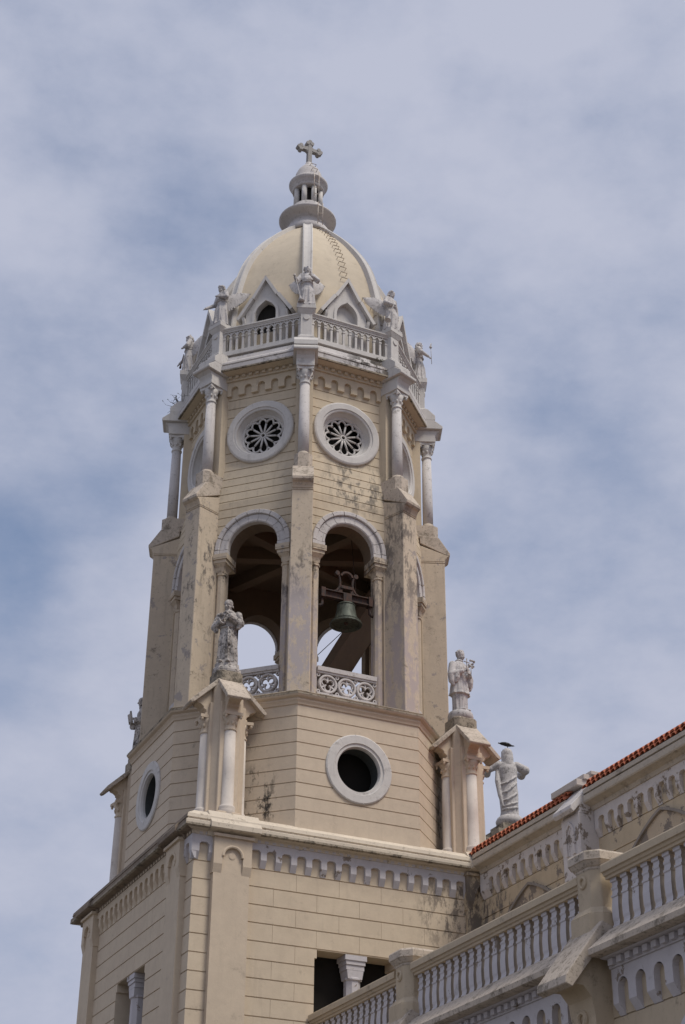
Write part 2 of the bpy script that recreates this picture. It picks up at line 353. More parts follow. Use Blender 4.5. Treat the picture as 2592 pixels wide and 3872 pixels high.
def capital(mb, cx, co, z0, z1, r, hw):
    "leafy capital: neck ring, bell with leaf curls, square abacus with dished sides"
    h = z1-z0
    mb.lathe([(r*1.0, z0-0.02), (r*1.18, z0), (r*1.18, z0+0.025), (r*1.0, z0+0.035), (r*1.02, z0+0.25*h), (r*1.15, z0+0.55*h), (hw*0.92, z0+0.80*h)], cx, co, 16)
    for lev, (n, rr) in enumerate(((8, r*1.12), (4, hw*1.02))):
        for i in range(n):
            a = 2*pi*i/n+(pi/4 if n == 4 else 0); zz = z0+h*(0.42 if lev == 0 else 0.76)
            mb.ball((cx+rr*cos(a)*(1.12 if n == 4 else 1), co+rr*sin(a)*(1.12 if n == 4 else 1), zz), 0.032 if lev == 0 else 0.034, 6, 4, rz=0.05)
    a = hw; d = hw*0.84
    poly = [(-a, -a), (0, -d), (a, -a), (d, 0), (a, a), (0, d), (-a, a), (-d, 0)]
    mb.prism_xo([(cx+x, co+y) for x, y in poly], z0+0.82*h, z1)
    return mb

# ------------------------------------------------------------ ground
g = MB(); g.quad((-400, -400, 0), (400, -400, 0), (400, 400, 0), (-400, 400, 0)); tag(put('ground', g, 'asphalt'), kind='structure')

# ============================================================ THE TOWER
tower = tag(empty('bell_tower'), 'tall cream octagonal bell tower with a ribbed yellow dome on a square base', 'bell tower')
SX0, SX1, SY0, SY1 = -3.43, 3.57, -3.27, 3.73          # square base, world
# --- square base: coursed walls with a shouldered twin window on the south and west sides
CZ = [0.0]+[11.308-0.3465*i for i in range(21, -1, -1)]+[11.36]
def jts(i): return [-2.74+0.945*j+(0.475 if i % 2 else 0)+(-0.02, 0.03, 0.0, -0.03)[j % 4] for j in range(7)]
def whole(zt, hw): return lambda z: (hw if z < zt-0.16 else hw-0.05 if z < zt else 0)
BASE = {'S': (0, 3.27, SX0, SX1, 0.0, 0.885), 'W': (-90, 3.43, -SY1, -SY0, -0.10, 0.915)}
bw = MB()
def side(mb, rot, o, l, r, cx, hw, zt=9.905, opening=True):
    t = MB()
    hz = [zt-0.1605, zt-0.16, zt-0.0005, zt]
    t.wall(CZ, lambda z: o, lambda q: l, lambda q: r, whole(zt, hw) if opening else None, cx, jts, hz=hz)
    t.quad((l, o, 11.349), (r, o, 11.349), (r, o, 12.2), (l, o, 12.2))
    if opening:                                            # reveals
        d = 0.45
        for sgn in (-1, 1):
            t.quad((cx+sgn*hw, o, 0), (cx+sgn*hw, o-d, 0), (cx+sgn*hw, o-d, zt-.16), (cx+sgn*hw, o, zt-.16))
            t.quad((cx+sgn*(hw-.05), o, zt-.16), (cx+sgn*(hw-.05), o-d, zt-.16), (cx+sgn*(hw-.05), o-d, zt), (cx+sgn*(hw-.05), o, zt))
            t.quad((cx+sgn*hw, o, zt-.16), (cx+sgn*hw, o-d, zt-.16), (cx+sgn*(hw-.05), o-d, zt-.16), (cx+sgn*(hw-.05), o, zt-.16))
        t.quad((cx-hw, o, zt), (cx+hw, o, zt), (cx+hw, o-d, zt), (cx-hw, o-d, zt))
    a = radians(rot); ca, sa = cos(a), sin(a)
    mb.add(t, lambda p: (p[0]*ca-p[1]*sa, p[0]*sa+p[1]*ca, p[2]))
side(bw, *BASE['S']); side(bw, *BASE['W'])
side(bw, 90, SX1, SY0, SY1, 0, 0, opening=False); side(bw, 180, SY1, -SX1, -SX0, 0, 0, opening=False)
put('base_wall', bw, 'cream', tower)
lin = MB().box(SX0+.5, SX1-.5, -SY1+.5, -SY0-.5, 0.1, 11.9)
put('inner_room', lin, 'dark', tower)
for key, (rot, o, l, r, cx, hw) in BASE.items():
    wd = MB().box(cx-.12, cx+.12, o-.33, o-.06, 7.0, 9.30)
    wd.box(cx-.11, cx+.11, o-.30, o-.05, 9.30, 9.33)
    col = put('window_column', MB().lathe([(.160, 6.5), (.160, 9.44)], cx, o-.20, 8, False, pi/8).lathe([(.165, 9.43), (.19, 9.445), (.19, 9.475), (.165, 9.49)], cx, o-.20, 8, False, pi/8).box(cx-.15, cx+.15, o-.35, o-.05, 9.46, 9.62, (cx-.175, cx+.175, o-.36, o-.04)).box(cx-.19, cx+.19, o-.36, o-.04, 9.625, 9.72).box(cx-.205, cx+.205, o-.38, o-.02, 9.723, 9.80).box(cx-.23, cx+.23, o-.40, o+.0, 9.803, 9.90), 'lav', tower, rot)
# pilasters: projecting strip with a round-arched head on chamfered feet and a disc
def pilaster(cx, hw, o, p=.165):
    t = MB(); z0 = 11.26
    t.box(cx-hw, cx+hw, o-.05, o+p-.045, 0, 11.785)
    head = [(cx-hw-.02, 11.79), (cx-hw-.02, 11.25), (cx-hw+.16, 11.25), (cx-hw+.16, 11.41)]+[(x, z) for x, z in arc(cx, 11.41, hw-.16, 180, 0, 12)][1:-1]+[(cx+hw-.16, 11.41), (cx+hw-.16, 11.25), (cx+hw+.02, 11.25), (cx+hw+.02, 11.79)]
    t.prism_xz(head, o-.04, o+p)
    for sx in (-1, 1):                                    # sloped feet
        a, b = sorted((cx+sx*(hw+.02), cx+sx*(hw-.16)))
        t.prism_oz([(o, 11.25), (o+p, 11.249), (o+p-.046, 11.08), (o, 11.08)], a, b)
    t.arcband(cx, 11.41, [(hw-.195, o+p-.05), (hw-.145, o+p-.05), (hw-.145, o+p+.015), (hw-.17, o+p+.025), (hw-.195, o+p+.015)], 0, pi, 18)
    t.arcband(cx, 11.44, [(.001, o+p-.06), (.07, o+p-.06), (.07, o+p-.037), (.05, o+p-.034), (.001, o+p-.034)], 0, 2*pi, 20, closed=True)
    t.box(cx-hw-.05, cx+hw+.05, o-.03, o+p+.05, 11.775, 11.83)
    return t
put('corner_pilaster', pilaster(-2.69, .37, 3.27), 'turret', tower, 0)
put('corner_pilaster', pilaster(2.80, .37, 3.27), 'nave', tower, 0)
put('corner_pilaster', pilaster(2.52, .37, 3.43), 'cream', tower, -90)
put('corner_pilaster', pilaster(-2.98, .37, 3.43), 'cream', tower, -90)
# corbel tables: arches with angular heads on chamfered feet, dentils above
def comb(x0, n, pitch, w, o, zf, zs, zc, zt, p, round_=False, wall_z=None, xs=None, xe=None):
    t = MB(); half = pitch/2; fw = (pitch-w)/2
    xs = x0-half if xs is None else xs; xe = x0+(n-1)*pitch+half if xe is None else xe
    pts = [(xs, zt), (xs, zf)]
    for i in range(n):
        c = x0+i*pitch; a, b = c-w/2, c+w/2
        if i == 0: pts.append((a, zf))
        if round_: pts += [(a, zs)]+arc(c, zs, w/2, 180, 0, 8)[1:-1]+[(b, zs)]
        else: pts += [(a, zs), (a+w*.22, zc), (b-w*.22, zc), (b, zs)]
        pts += [(b, zf), ((xe if i == n-1 else c+pitch-w/2), zf)]
    pts.append((xe, zt))
    # comb as strips, so that no face is deeply concave
    def strip(x0_, x1_, za, zb): t.box(x0_, x1_, o-.03, o+p, za, zb)
    feet = [(xs, x0-w/2)]+[(x0+i*pitch+w/2, x0+(i+1)*pitch-w/2) for i in range(n-1)]+[(x0+(n-1)*pitch+w/2, xe)]
    for a, b in feet:
        if b-a < .004: continue
        if wall_z is None: strip(a, b, zf, zs)
        else: t.prism_oz([(o-.03, wall_z), (o+.004, wall_z), (o+p, zf), (o+p, zs), (o-.03, zs)], a, b)
    for i in range(n):
        c = x0+i*pitch; a, b = c-w/2, c+w/2
        head = arc(c, zs, w/2, 180, 0, 10) if round_ else [(a, zs), (a+w*.22, zc), (b-w*.22, zc), (b, zs)]
        for q, r2 in zip(head, head[1:]):
            t.prism_xz([q, r2, (r2[0], zc+.012), (q[0], zc+.012)], o-.03, o+p)
    for a, b in feet: 
        if b-a >= .004: strip(a, b, zs, zc+.012)
    strip(xs, xe, zc+.012, zt)
    return t
def dentils(x0, n, pitch, o, z0, z1, p, w):
    t = MB()
    for i in range(n): t.box(x0+i*pitch-w/2, x0+i*pitch+w/2, o-.02, o+p, z0, z1)
    return t
pw = .195
put('corbel_table', comb(-2.178, 15, .3201, pw, 3.27, 11.47, 11.62, 11.66, 11.795, .075, wall_z=11.325, xs=-2.31, xe=2.43).add(dentils(-2.133, 29, .1601, 3.27, 11.80, 11.865, .095, .075)).add(dentils(-3.33, 3, .13, 3.27, 11.80, 11.865, .095, .07)), 'lav', tower, 0)
put('corbel_table', comb(-2.55, 14, .325, pw, 3.43, 11.47, 11.62, 11.66, 11.795, .075, wall_z=11.325, xs=-2.61, xe=2.15).add(dentils(-2.50, 29, .160, 3.43, 11.80, 11.865, .095, .075)).add(dentils(3.0, 3, .13, 3.43, 11.80, 11.865, .095, .07)), 'cream', tower, -90)
c_ = comb(-3.245, 1, .32, pw, 3.27, 11.47, 11.62, 11.66, 11.795, .075, wall_z=11.325, xs=-3.495, xe=-3.07)
c_.add(comb(3.10, 1, .32, pw, 3.43, 11.47, 11.62, 11.66, 11.795, .074, wall_z=11.325, xs=2.89, xe=3.34), lambda p: (p[1], -p[0], p[2]))
put('corbel_table', c_, 'lav', tower)
prof = [(-.3, 11.796), (.085, 11.796), (.085, 11.80), (.10, 11.87), (.25, 11.885), (.28, 11.90), (.28, 11.995), (.235, 12.02), (.235, 12.04), (.255, 12.055), (.24, 12.13), (.05, 12.262), (-.5, 12.275)]
cs = MB()                                             # south run with its mitred ends, then the west run, browned for mould and shade
def run(pts): 
    R = [[cs_.P(X+sx*p, O+so_*p, z) for p, z in prof] for X, O, sx, so_ in pts]
    for a, b in zip(R, R[1:]):
        for i in range(len(prof)-1): cs_.face([a[i], b[i], b[i+1], a[i+1]])
CN = ((SX0, -SY0, -1, 1), (SX1, -SY0, 1, 1), (SX1, -SY1, 1, -1), (SX0, -SY1, -1, -1), (SX0, -SY0, -1, 1))
cs_ = MB(); run(CN[:4]); put('cornice', cs_, 'ledge', tower)
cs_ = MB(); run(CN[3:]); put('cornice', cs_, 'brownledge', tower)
put('cornice_drip', MB().ring_rect([(.235, 11.878), (.25, 11.882), (.283, 11.897), (.284, 11.935)], SX0, SX1, -SY1, -SY0), 'cap', tower)
def cap_block(cx, hw, o): 
    pr = [(o-.1, 11.79), (o+.10, 11.79), (o+.14, 11.86), (o+.29, 11.888), (o+.32, 11.905), (o+.32, 12.0), (o+.09, 12.295), (o-.1, 12.31)]
    t = MB().prism_oz(pr, cx-hw, cx+hw)
    return t
put('cornice_block', cap_block(-2.69, .52, 3.27), 'ledge', tower, 0)
put('cornice_block', cap_block(2.84, .40, 3.27), 'ledge', tower, 0)
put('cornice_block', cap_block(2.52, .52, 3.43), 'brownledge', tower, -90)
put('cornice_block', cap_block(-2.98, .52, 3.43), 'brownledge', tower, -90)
# --- octagonal drum
DAP = 3.354
DZ = [12.2]+[12.604+.286*i for i in range(8)]+[14.95]
ang = lambda o: o*T8
def circ(zc, r): return lambda z: sqrt(max(0, r*r-(z-zc)**2))
def drumface(hole): 
    return MB().wall(DZ, lambda z: DAP, lambda o: -ang(o), lambda o: ang(o), circ(13.665, .60) if hole else None, 0, hz=[13.0652, 14.2648] if hole else ())
mh = mp_ = None
for k in range(8):
    if k % 2 == 0:
        if mh is None: o0 = put('drum_wall', drumface(True), 'cream_drum', tower, 0); mh = o0.data
        else: o0 = put('drum_wall', mh, 'cream_drum', tower, FACE(k))
    else:
        if mp_ is None: o0 = put('drum_wall', drumface(False), 'cream_drum', tower, FACE(k)); mp_ = o0.data
        else: o0 = put('drum_wall', mp_, 'cream_drum', tower, FACE(k))
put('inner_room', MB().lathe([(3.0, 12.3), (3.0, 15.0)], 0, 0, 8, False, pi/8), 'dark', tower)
rw = MB().arcband(0, 13.665, [(.47, DAP-.08), (.62, DAP-.08), (.745, DAP-.02), (.745, DAP+.025), (.72, DAP+.045), (.56, DAP+.045), (.545, DAP+.02), (.49, DAP+.02), (.47, DAP-.03)], 0, 2*pi, 48, closed=True)
for i in range(12):
    a = 2*pi*i/12+.12; rw.prism_xz([(cos(a+d)*r, 13.665+sin(a+d)*r) for r, d in ((.56, -.012), (.735, -.01), (.735, .01), (.56, .012))], DAP+.02, DAP+.0465)
r0 = put('round_window', rw, 'white', tower, 0); r1 = put('round_window', r0.data, 'white', tower, -90)
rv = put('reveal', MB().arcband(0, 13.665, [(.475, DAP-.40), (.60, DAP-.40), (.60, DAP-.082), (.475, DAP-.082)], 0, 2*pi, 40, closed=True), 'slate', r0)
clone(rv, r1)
sp = [(3.30, 14.86), (3.375, 14.86), (3.39, 14.90), (3.42, 14.945), (3.395, 14.965), (3.395, 14.99), (3.455, 15.02), (3.475, 15.05), (3.475, 15.085), (3.44, 15.10), (3.46, 15.115), (3.43, 15.14), (2.2, 15.17)]
put('drum_cornice', MB().ring_oct(sp), 'pinkgrey' if False else 'turret', tower)
put('drum_cornice_capping', MB().ring_oct([(3.40, 15.052), (3.479, 15.052), (3.482, 15.088), (3.445, 15.104), (3.463, 15.119), (3.432, 15.145), (2.9, 15.163)]), 'cap', tower)
# --- corner turrets with four columns, each under a sloping slab
def turret_arm():
    t = MB()
    return t
def slab_mb():
    return MB().prism_oz([(.24, 15.27), (.80, 14.72), (.84, 14.665), (.80, 14.625), (.74, 14.655), (.24, 15.14)], -.255, .255)
def brk_mb():
    pts = [(.20, 14.44), (.46, 14.44), (.46, 14.50), (.43, 14.52), (.44, 14.56), (.50, 14.60), (.50, 14.635), (.56, 14.68), (.63, 14.70), (.66, 14.76), (.24, 15.18), (.20, 15.18)]
    return MB().prism_oz(pts, -.13, .13)
def col_mb():
    t = MB().lathe([(.17, 12.26), (.17, 12.42), (.165, 12.44), (.175, 12.47), (.16, 12.50), (.132, 12.53), (.128, 13.2), (.118, 14.08)], 0, .37, 20)
    return t
slab_m, brk_m, col_m = slab_mb().mesh('roof_slab'), brk_mb().mesh('bracket'), col_mb().mesh('column')
slab_m.materials.append(M['slab']); brk_m.materials.append(M['turret']); col_m.materials.append(M['column'])
cap_m = capital(MB(), 0, .37, 14.09, 14.45, .115, .20).mesh('capital'); cap_m.materials.append(M['turret'])
def core_mb():
    a, c = .325, .11
    poly = [(-a, -a+c), (-a+c, -a), (a-c, -a), (a, -a+c), (a, a-c), (a-c, a), (-a+c, a), (-a, a-c)]
    t = MB().prism_xo(poly, 12.2, 15.15)
    t.prism_xo([(x*.86, y*.86) for x, y in poly], 15.15, 15.46)
    for q in range(4):
        a_ = pi/2*q
        s_ = MB().box(-.215, .215, .30, .385, 12.2, 14.72); s_.box(-.24, .24, .30, .53, 12.2, 12.36)
        t.add(s_, lambda p, a_=a_: (p[0]*cos(a_)-p[1]*sin(a_), p[0]*sin(a_)+p[1]*cos(a_), p[2]))
    return t
core_m = core_mb().mesh('turret_core'); core_m.materials.append(M['turret'])
ped_m = MB().prism_xo([(-.29, -.20), (-.20, -.29), (.20, -.29), (.29, -.20), (.29, .20), (.20, .29), (-.20, .29), (-.29, .20)], 15.22, 15.455).mesh('pedestal'); ped_m.materials.append(M['cap'])
for (x, y) in ((-2.75, -2.75), (2.76, -2.75), (-2.75, 2.75)):
    tr = put('corner_turret', core_m, None, tower, 0, (x, y, 0), bevel=.012)
    put('pedestal', ped_m, None, tr, bevel=.015)
    for q in range(4):
        put('column', col_m, None, tr, 90*q); put('capital', cap_m, None, tr, 90*q)
        put('bracket', brk_m, None, tr, 90*q, bevel=.008); put('roof_slab', slab_m, None, tr, 90*q, bevel=.01)
# --- belfry: eight arched faces, a buttress carrying a column at every corner
def bdep(z): return 2.79 if z <= 20.35 else 2.62 if z >= 21.45 else 2.79-.17*(z-20.35)/1.10
def bhole(z):
    if z < 18.76: return .88
    if z <= 19.11: return .62
    if z < 19.73: return sqrt(max(0, .62**2-(z-19.11)**2))
    if 21.655 < z < 22.855: return sqrt(max(0, .36-(z-22.255)**2))
    return 0
BZ = [15.10, 19.325, 19.545, 19.766, 19.968, 20.187, 20.392, 20.62, 20.84, 21.06, 21.31, 21.56]+[21.81+.249*i for i in range(7)]+[23.95]
bf = MB().wall(BZ, bdep, lambda o: -o*T8, lambda o: o*T8, bhole, 0, hz=[18.7599, 18.76, 19.11, 19.6, 19.7, 19.7299, 20.35, 21.45, 21.6551, 21.7, 22.8, 22.8549])
for sx in (-1, 1):                                          # jambs and soffit of the opening
    bf.quad((sx*.88, 2.79, 15.1), (sx*.88, 2.30, 15.1), (sx*.88, 2.30, 18.76), (sx*.88, 2.79, 18.76))
    bf.quad((sx*.88, 2.79, 18.76), (sx*.62, 2.79, 18.76), (sx*.62, 2.30, 18.76), (sx*.88, 2.30, 18.76))
bf_m = bf.mesh('belfry_wall'); bf_m.materials.append(M['cream_up'])
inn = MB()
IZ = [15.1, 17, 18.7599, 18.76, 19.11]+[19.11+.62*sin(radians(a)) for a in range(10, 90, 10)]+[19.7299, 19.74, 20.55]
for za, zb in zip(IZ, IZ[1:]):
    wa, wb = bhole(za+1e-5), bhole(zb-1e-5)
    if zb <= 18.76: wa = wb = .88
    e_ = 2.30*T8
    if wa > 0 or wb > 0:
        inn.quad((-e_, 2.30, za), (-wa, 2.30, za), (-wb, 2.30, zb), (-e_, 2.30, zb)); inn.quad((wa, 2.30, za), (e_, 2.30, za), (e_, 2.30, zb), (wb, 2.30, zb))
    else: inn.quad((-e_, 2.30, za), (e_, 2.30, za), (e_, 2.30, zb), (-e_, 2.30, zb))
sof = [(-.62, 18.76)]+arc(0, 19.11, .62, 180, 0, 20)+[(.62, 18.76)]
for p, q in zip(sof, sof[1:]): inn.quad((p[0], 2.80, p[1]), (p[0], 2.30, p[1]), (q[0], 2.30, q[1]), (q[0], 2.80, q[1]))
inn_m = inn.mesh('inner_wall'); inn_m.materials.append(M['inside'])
ring = MB()
secs = [[(.60, 2.70), (.60, 2.825), (.625, 2.845), (.655, 2.845), (.665, 2.83), (.79, 2.83), (.79, 2.70)], [(.80, 2.70), (.80, 2.86), (.815, 2.875), (.895, 2.875), (.91, 2.86), (.91, 2.70)]]
for s_ in secs:
    ring.arcband(0, 19.11, [(s_[0][0]+.004, 2.71), (s_[0][0]+.004, 2.822), (s_[-1][0]-.004, 2.822), (s_[-1][0]-.004, 2.71)], 0, pi, 30, foot=.10)
    nv = 9
    for i in range(nv):
        a = pi*i/nv+.012; b = pi*(i+1)/nv-.012; t = MB().arcband(0, 19.11, s_, a, b, 5); ring.add(t)
    for sx in (-1, 1):
        x0, x1 = sorted((sx*s_[0][0], sx*s_[-1][0])); ring.box(x0, x1, 2.70, 2.845 if s_ is secs[0] else 2.874, 19.0, 19.102)
ring_m = ring.mesh('arch_surround'); ring_m.materials.append(M['white_worn'])
ac = MB()
for sx in (-1, 1):
    c = sx*.785
    ac.lathe([(.125, 15.1), (.125, 15.3), (.105, 15.34), (.102, 18.55)], c, 2.68, 8, False, pi/8)
    ac.lathe([(.105, 18.50), (.128, 18.515), (.128, 18.545), (.112, 18.555), (.125, 18.575), (.108, 18.59)], c, 2.68, 8, False, pi/8)
    ac.loft([[(c-.09, 2.58, 18.59), (c+.09, 2.58, 18.59), (c+.09, 2.78, 18.59), (c-.09, 2.78, 18.59)], [(c-.10, 2.5, 18.70), (c+.10, 2.5, 18.70), (c+.10, 2.80, 18.70), (c-.10, 2.80, 18.70)], [(c-.155, 2.42, 18.78), (c+.125, 2.42, 18.78), (c+.125, 2.86, 18.78), (c-.155, 2.86, 18.78)] if sx > 0 else [(c-.125, 2.42, 18.78), (c+.155, 2.42, 18.78), (c+.155, 2.86, 18.78), (c-.125, 2.86, 18.78)]])
    x0, x1 = sorted((sx*.615, sx*.915))
    ac.box(x0, x1, 2.41, 2.87, 18.783, 18.86); x0, x1 = sorted((sx*.585, sx*.917)); ac.box(x0, x1, 2.40, 2.90, 18.863, 18.90, (x0, x1, 2.40, 2.90)); ac.box(x0, x1, 2.40, 2.905, 18.903, 18.995)
ac_m = ac.mesh('arch_column'); ac_m.materials.append(M['pier'])
# pierced trefoil parapet
def trefoil_parapet():
    t = MB(); t.box(-.70, .70, 2.64, 2.80, 16.0, 16.10); t.box(-.70, .70, 2.66, 2.775, 15.955, 15.998); t.box(-.70, .70, 2.66, 2.78, 15.1, 15.50)
    for cx in (-.445, 0, .445):
        zc = 15.725
        t.arcband(cx, zc, [(.165, 2.68), (.165, 2.76), (.18, 2.775), (.205, 2.775), (.22, 2.76), (.22, 2.68)], 0, 2*pi, 28, closed=True)
        outer, inner_ = [], []
        N = 60
        for i in range(N):
            a = 2*pi*i/N; best = .035
            for l in (pi/6, 5*pi/6, 3*pi/2):
                ph = (a-l+pi) % (2*pi)-pi; d, r = .078, .060
                q = r*r-(d*sin(ph))**2
                if abs(ph) < pi/2 and q > 0: best = max(best, d*cos(ph)+sqrt(q))
            inner_.append((cx+best*cos(a), zc+best*sin(a))); outer.append((cx+(best+.028)*cos(a), zc+(best+.028)*sin(a)))
        for i in range(N):
            j = (i+1) % N
            t.loft([[(outer[i][0], 2.69, outer[i][1]), (outer[i][0], 2.75, outer[i][1]), (inner_[i][0], 2.75, inner_[i][1]), (inner_[i][0], 2.69, inner_[i][1])], [(outer[j][0], 2.69, outer[j][1]), (outer[j][0], 2.75, outer[j][1]), (inner_[j][0], 2.75, inner_[j][1]), (inner_[j][0], 2.69, inner_[j][1])]], caps=False)
        for a in (pi/2, 7*pi/6, 11*pi/6): t.bar((cx+.05*cos(a), zc+.05*sin(a)), (cx+.18*cos(a), zc+.18*sin(a)), .035, (2.695, 2.745))
    for cx in (-.222, .222, -.665, .665):
        for dz in (-.19, .19): t.arcband(cx, 15.725+dz, [(.02, 2.69), (.02, 2.75), (.045, 2.75), (.045, 2.69)], 0, 2*pi, 12, closed=True)
    return t
par_m = trefoil_parapet().mesh('pierced_parapet'); par_m.materials.append(M['white_worn'])
for k in range(8):
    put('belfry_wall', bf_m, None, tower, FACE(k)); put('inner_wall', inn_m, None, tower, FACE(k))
    put('arch_surround', ring_m, None, tower, FACE(k)); put('arch_column', ac_m, None, tower, FACE(k))
    put('pierced_parapet', par_m, None, tower, FACE(k))
fl = MB(); 
fl.lathe([(2.6/C8, 15.12), (2.6/C8, 15.16)], 0, 0, 8, False, pi/8)
put('belfry_floor', fl, 'inside', tower)
ce = MB().lathe([(2.34/C8, 20.45), (2.34/C8, 20.6)], 0, 0, 8, False, pi/8)
for k in range(4):
    a = radians(22.5+45*k); b_ = MB().box(-2.3, 2.3, -.13, .13, 20.12, 20.46); ce.add(b_, lambda p, a=a: (p[0]*cos(a)-p[1]*sin(a), p[0]*sin(a)+p[1]*cos(a), p[2]))
put('belfry_ceiling', ce, 'inside', tower)
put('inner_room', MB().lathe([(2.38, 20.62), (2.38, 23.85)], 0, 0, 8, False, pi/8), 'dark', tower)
st = MB()
st.prism_xz([(.60, 16.5), (-1.45, 19.6), (-1.45, 19.2), (.60, 16.2)], .95, 2.0)
put('stair_flight', st, 'inside', tower, FACE(3))
# rose windows
rs = MB().arcband(0, 22.255, [(.50, 2.40), (.50, 2.47), (.515, 2.49), (.545, 2.49), (.60, 2.605), (.605, 2.65), (.625, 2.665), (.66, 2.665), (.67, 2.69), (.80, 2.695), (.835, 2.68), (.85, 2.655), (.85, 2.58)], 0, 2*pi, 56, closed=True)
rs_m = rs.mesh('rose_window'); rs_m.materials.append(M['white'])
tr_ = MB().arcband(0, 22.255, [(.045, 2.42), (.045, 2.475), (.075, 2.475), (.075, 2.42)], 0, 2*pi, 18, closed=True)
for i in range(12):
    a = 2*pi*(i+.35)/12; b = 2*pi*(i+1.35)/12
    at = lambda r, t: (r*sin(t), 2.448, 22.255+r*cos(t))
    tr_.tube([at(.06, a), at(.20, a), at(.33, a)], .026, 6)
    pts = []
    for j in range(11):
        th = pi*j/10; c_r = .365; hw_ = .365*sin(pi/12)
        pts.append((0, 0)); x = -hw_*cos(th)*1.0; r = .345+.125*sin(th)
        m_ = (a+b)/2; pts[-1] = (x*cos(m_)+r*sin(m_), 2.448, 22.255+r*cos(m_)-x*sin(m_))
    tr_.tube(pts, .026, 6)
tr_.arcband(0, 22.255, [(.485, 2.42), (.485, 2.47), (.52, 2.47), (.52, 2.42)], 0, 2*pi, 40, closed=True)
tr_m = tr_.mesh('tracery'); tr_m.materials.append(M['white'])
# corbel table and dentils under the crown
cb = comb(-.684, 5, .342, .18, 2.61, 23.40, 23.575, 23.665, 23.80, .085, round_=True, xs=-.88, xe=.88)
cb.box(-.95, .95, 2.58, 2.74, 23.79, 23.96); cb.add(dentils(-.775, 10, .1722, 2.73, 23.845, 23.915, .06, .085))
cb_m = cb.mesh('corbel_table'); cb_m.materials.append(M['cream_up'])
for k in (-3, -2, -1, 0, 1, 2):
    r_o = put('rose_window', rs_m, None, tower, FACE(k)); put('tracery', tr_m, None, r_o, 0)
    put('corbel_table', cb_m, None, tower, FACE(k))
cp = [(2.55, 23.925), (2.80, 23.925), (2.975, 23.955)]
put('soffit', MB().ring_oct(cp), 'cream_up', tower)
put('crown_cornice', MB().ring_oct([(2.96, 23.951), (3.0, 23.95), (3.0, 24.095), (2.945, 24.115), (2.945, 24.135), (2.985, 24.15), (2.975, 24.205), (2.84, 24.335), (2.80, 24.46), (1.8, 24.465)]), 'white_worn', tower)
put('crown_drip', MB().ring_oct([(2.955, 23.948), (3.003, 23.946), (3.004, 23.985)]), 'cap', tower)
put('crown_gutter', MB().ring_oct([(2.948, 24.112), (2.948, 24.138), (2.965, 24.147)]), 'cap', tower)
# corner buttresses, columns, brackets, pedestals
bu = MB().box(-.237, .237, 2.5, 3.487, 15.10, 20.075); bu.box(-.243, .243, 2.5, 3.495, 20.078, 20.115)
bu_m = bu.mesh('buttress'); bu_m.materials.append(M['pier'])
bc = MB().prism_oz([(2.6, 20.118), (3.495, 20.118), (3.51, 20.17), (3.55, 20.235), (3.61, 20.272), (2.6, 20.68)], -.24, .24)
bc_m = bc.mesh('buttress_cap'); bc_m.materials.append(M['pier'])
bt_m = MB().prism_oz([(2.9, 20.62), (3.58, 20.274), (3.62, 20.285), (3.625, 20.355), (3.36, 20.78), (2.9, 20.84)], -.242, .242).mesh('cap_slab'); bt_m.materials.append(M['slab'])
bs_ = MB().prism_xo([(-.21, 2.6), (-.21, 3.24), (-.12, 3.355), (.12, 3.355), (.21, 3.24), (.21, 2.6)], 20.77, 21.13)
bs_.lathe([(.17, 21.12), (.17, 21.15), (.155, 21.17), (.16, 21.20), (.135, 21.225), (.13, 21.24)], 0, 3.13, 18)
bs_m = bs_.mesh('column_base'); bs_m.materials.append(M['slab'])
pl_m = MB().box(-.20, .20, 2.45, 2.955, 20.9, 23.58).mesh('pilaster'); pl_m.materials.append(M['cream_up'])
cl_m = MB().lathe([(.128, 21.23), (.127, 21.9), (.113, 23.13)], 0, 3.13, 20).mesh('column'); cl_m.materials.append(M['white_worn'])
ck_m = capital(MB(), 0, 3.13, 23.15, 23.56, .112, .20).mesh('capital'); ck_m.materials.append(M['white'])
bk = MB().prism_oz([(2.6, 23.563), (3.345, 23.563), (3.345, 23.66), (3.33, 23.665), (3.34, 23.75), (3.38, 23.84), (3.44, 23.89), (3.47, 23.905), (2.6, 23.905)], -.215, .215)
bk.prism_oz([(2.6, 23.907), (3.50, 23.907), (3.525, 23.93), (3.525, 23.985), (3.31, 24.165), (2.6, 24.165)], -.29, .29)
bk.prism_oz([(2.6, 24.168), (3.33, 24.168), (3.345, 24.18), (3.345, 24.305), (3.16, 24.50), (2.6, 24.50)], -.285, .285)
bk_m = bk.mesh('bracket'); bk_m.materials.append(M['white'])
pd = MB().box(-.20, .20, 2.76, 3.155, 24.50, 24.56); pd.box(-.195, .195, 2.77, 3.145, 24.562, 24.62, (-.142, .142, 2.80, 3.105)); pd.box(-.14, .14, 2.80, 3.10, 24.60, 25.27)
pd.box(-.145, .145, 2.79, 3.105, 25.25, 25.37, (-.215, .215, 2.74, 3.165)); pd.box(-.22, .22, 2.735, 3.17, 25.372, 25.49)
pd.loft([[(.075*cos(2*pi*i/16), o_, 25.13+.075*sin(2*pi*i/16)) for i in range(16)] for o_ in (3.09, 3.125)])
pd_m = pd.mesh('pedestal'); pd_m.materials.append(M['white'])
for k in (-3, -2, -1, 0, 1, 2, 3, 4):
    r = VERT(k)
    b0 = put('buttress', bu_m, None, tower, r, bevel=.012); put('buttress_cap', bc_m, None, b0, 0, bevel=.012); put('cap_slab', bt_m, None, b0, 0, bevel=.012); put('column_base', bs_m, None, b0, 0)
    if k in (3, 4): continue
    put('pilaster', pl_m, None, tower, r)
    c0 = put('column', cl_m, None, tower, r); put('capital', ck_m, None, c0, 0); put('bracket', bk_m, None, c0, 0, bevel=.008)
    put('pedestal', pd_m, None, tower, r, bevel=.008)
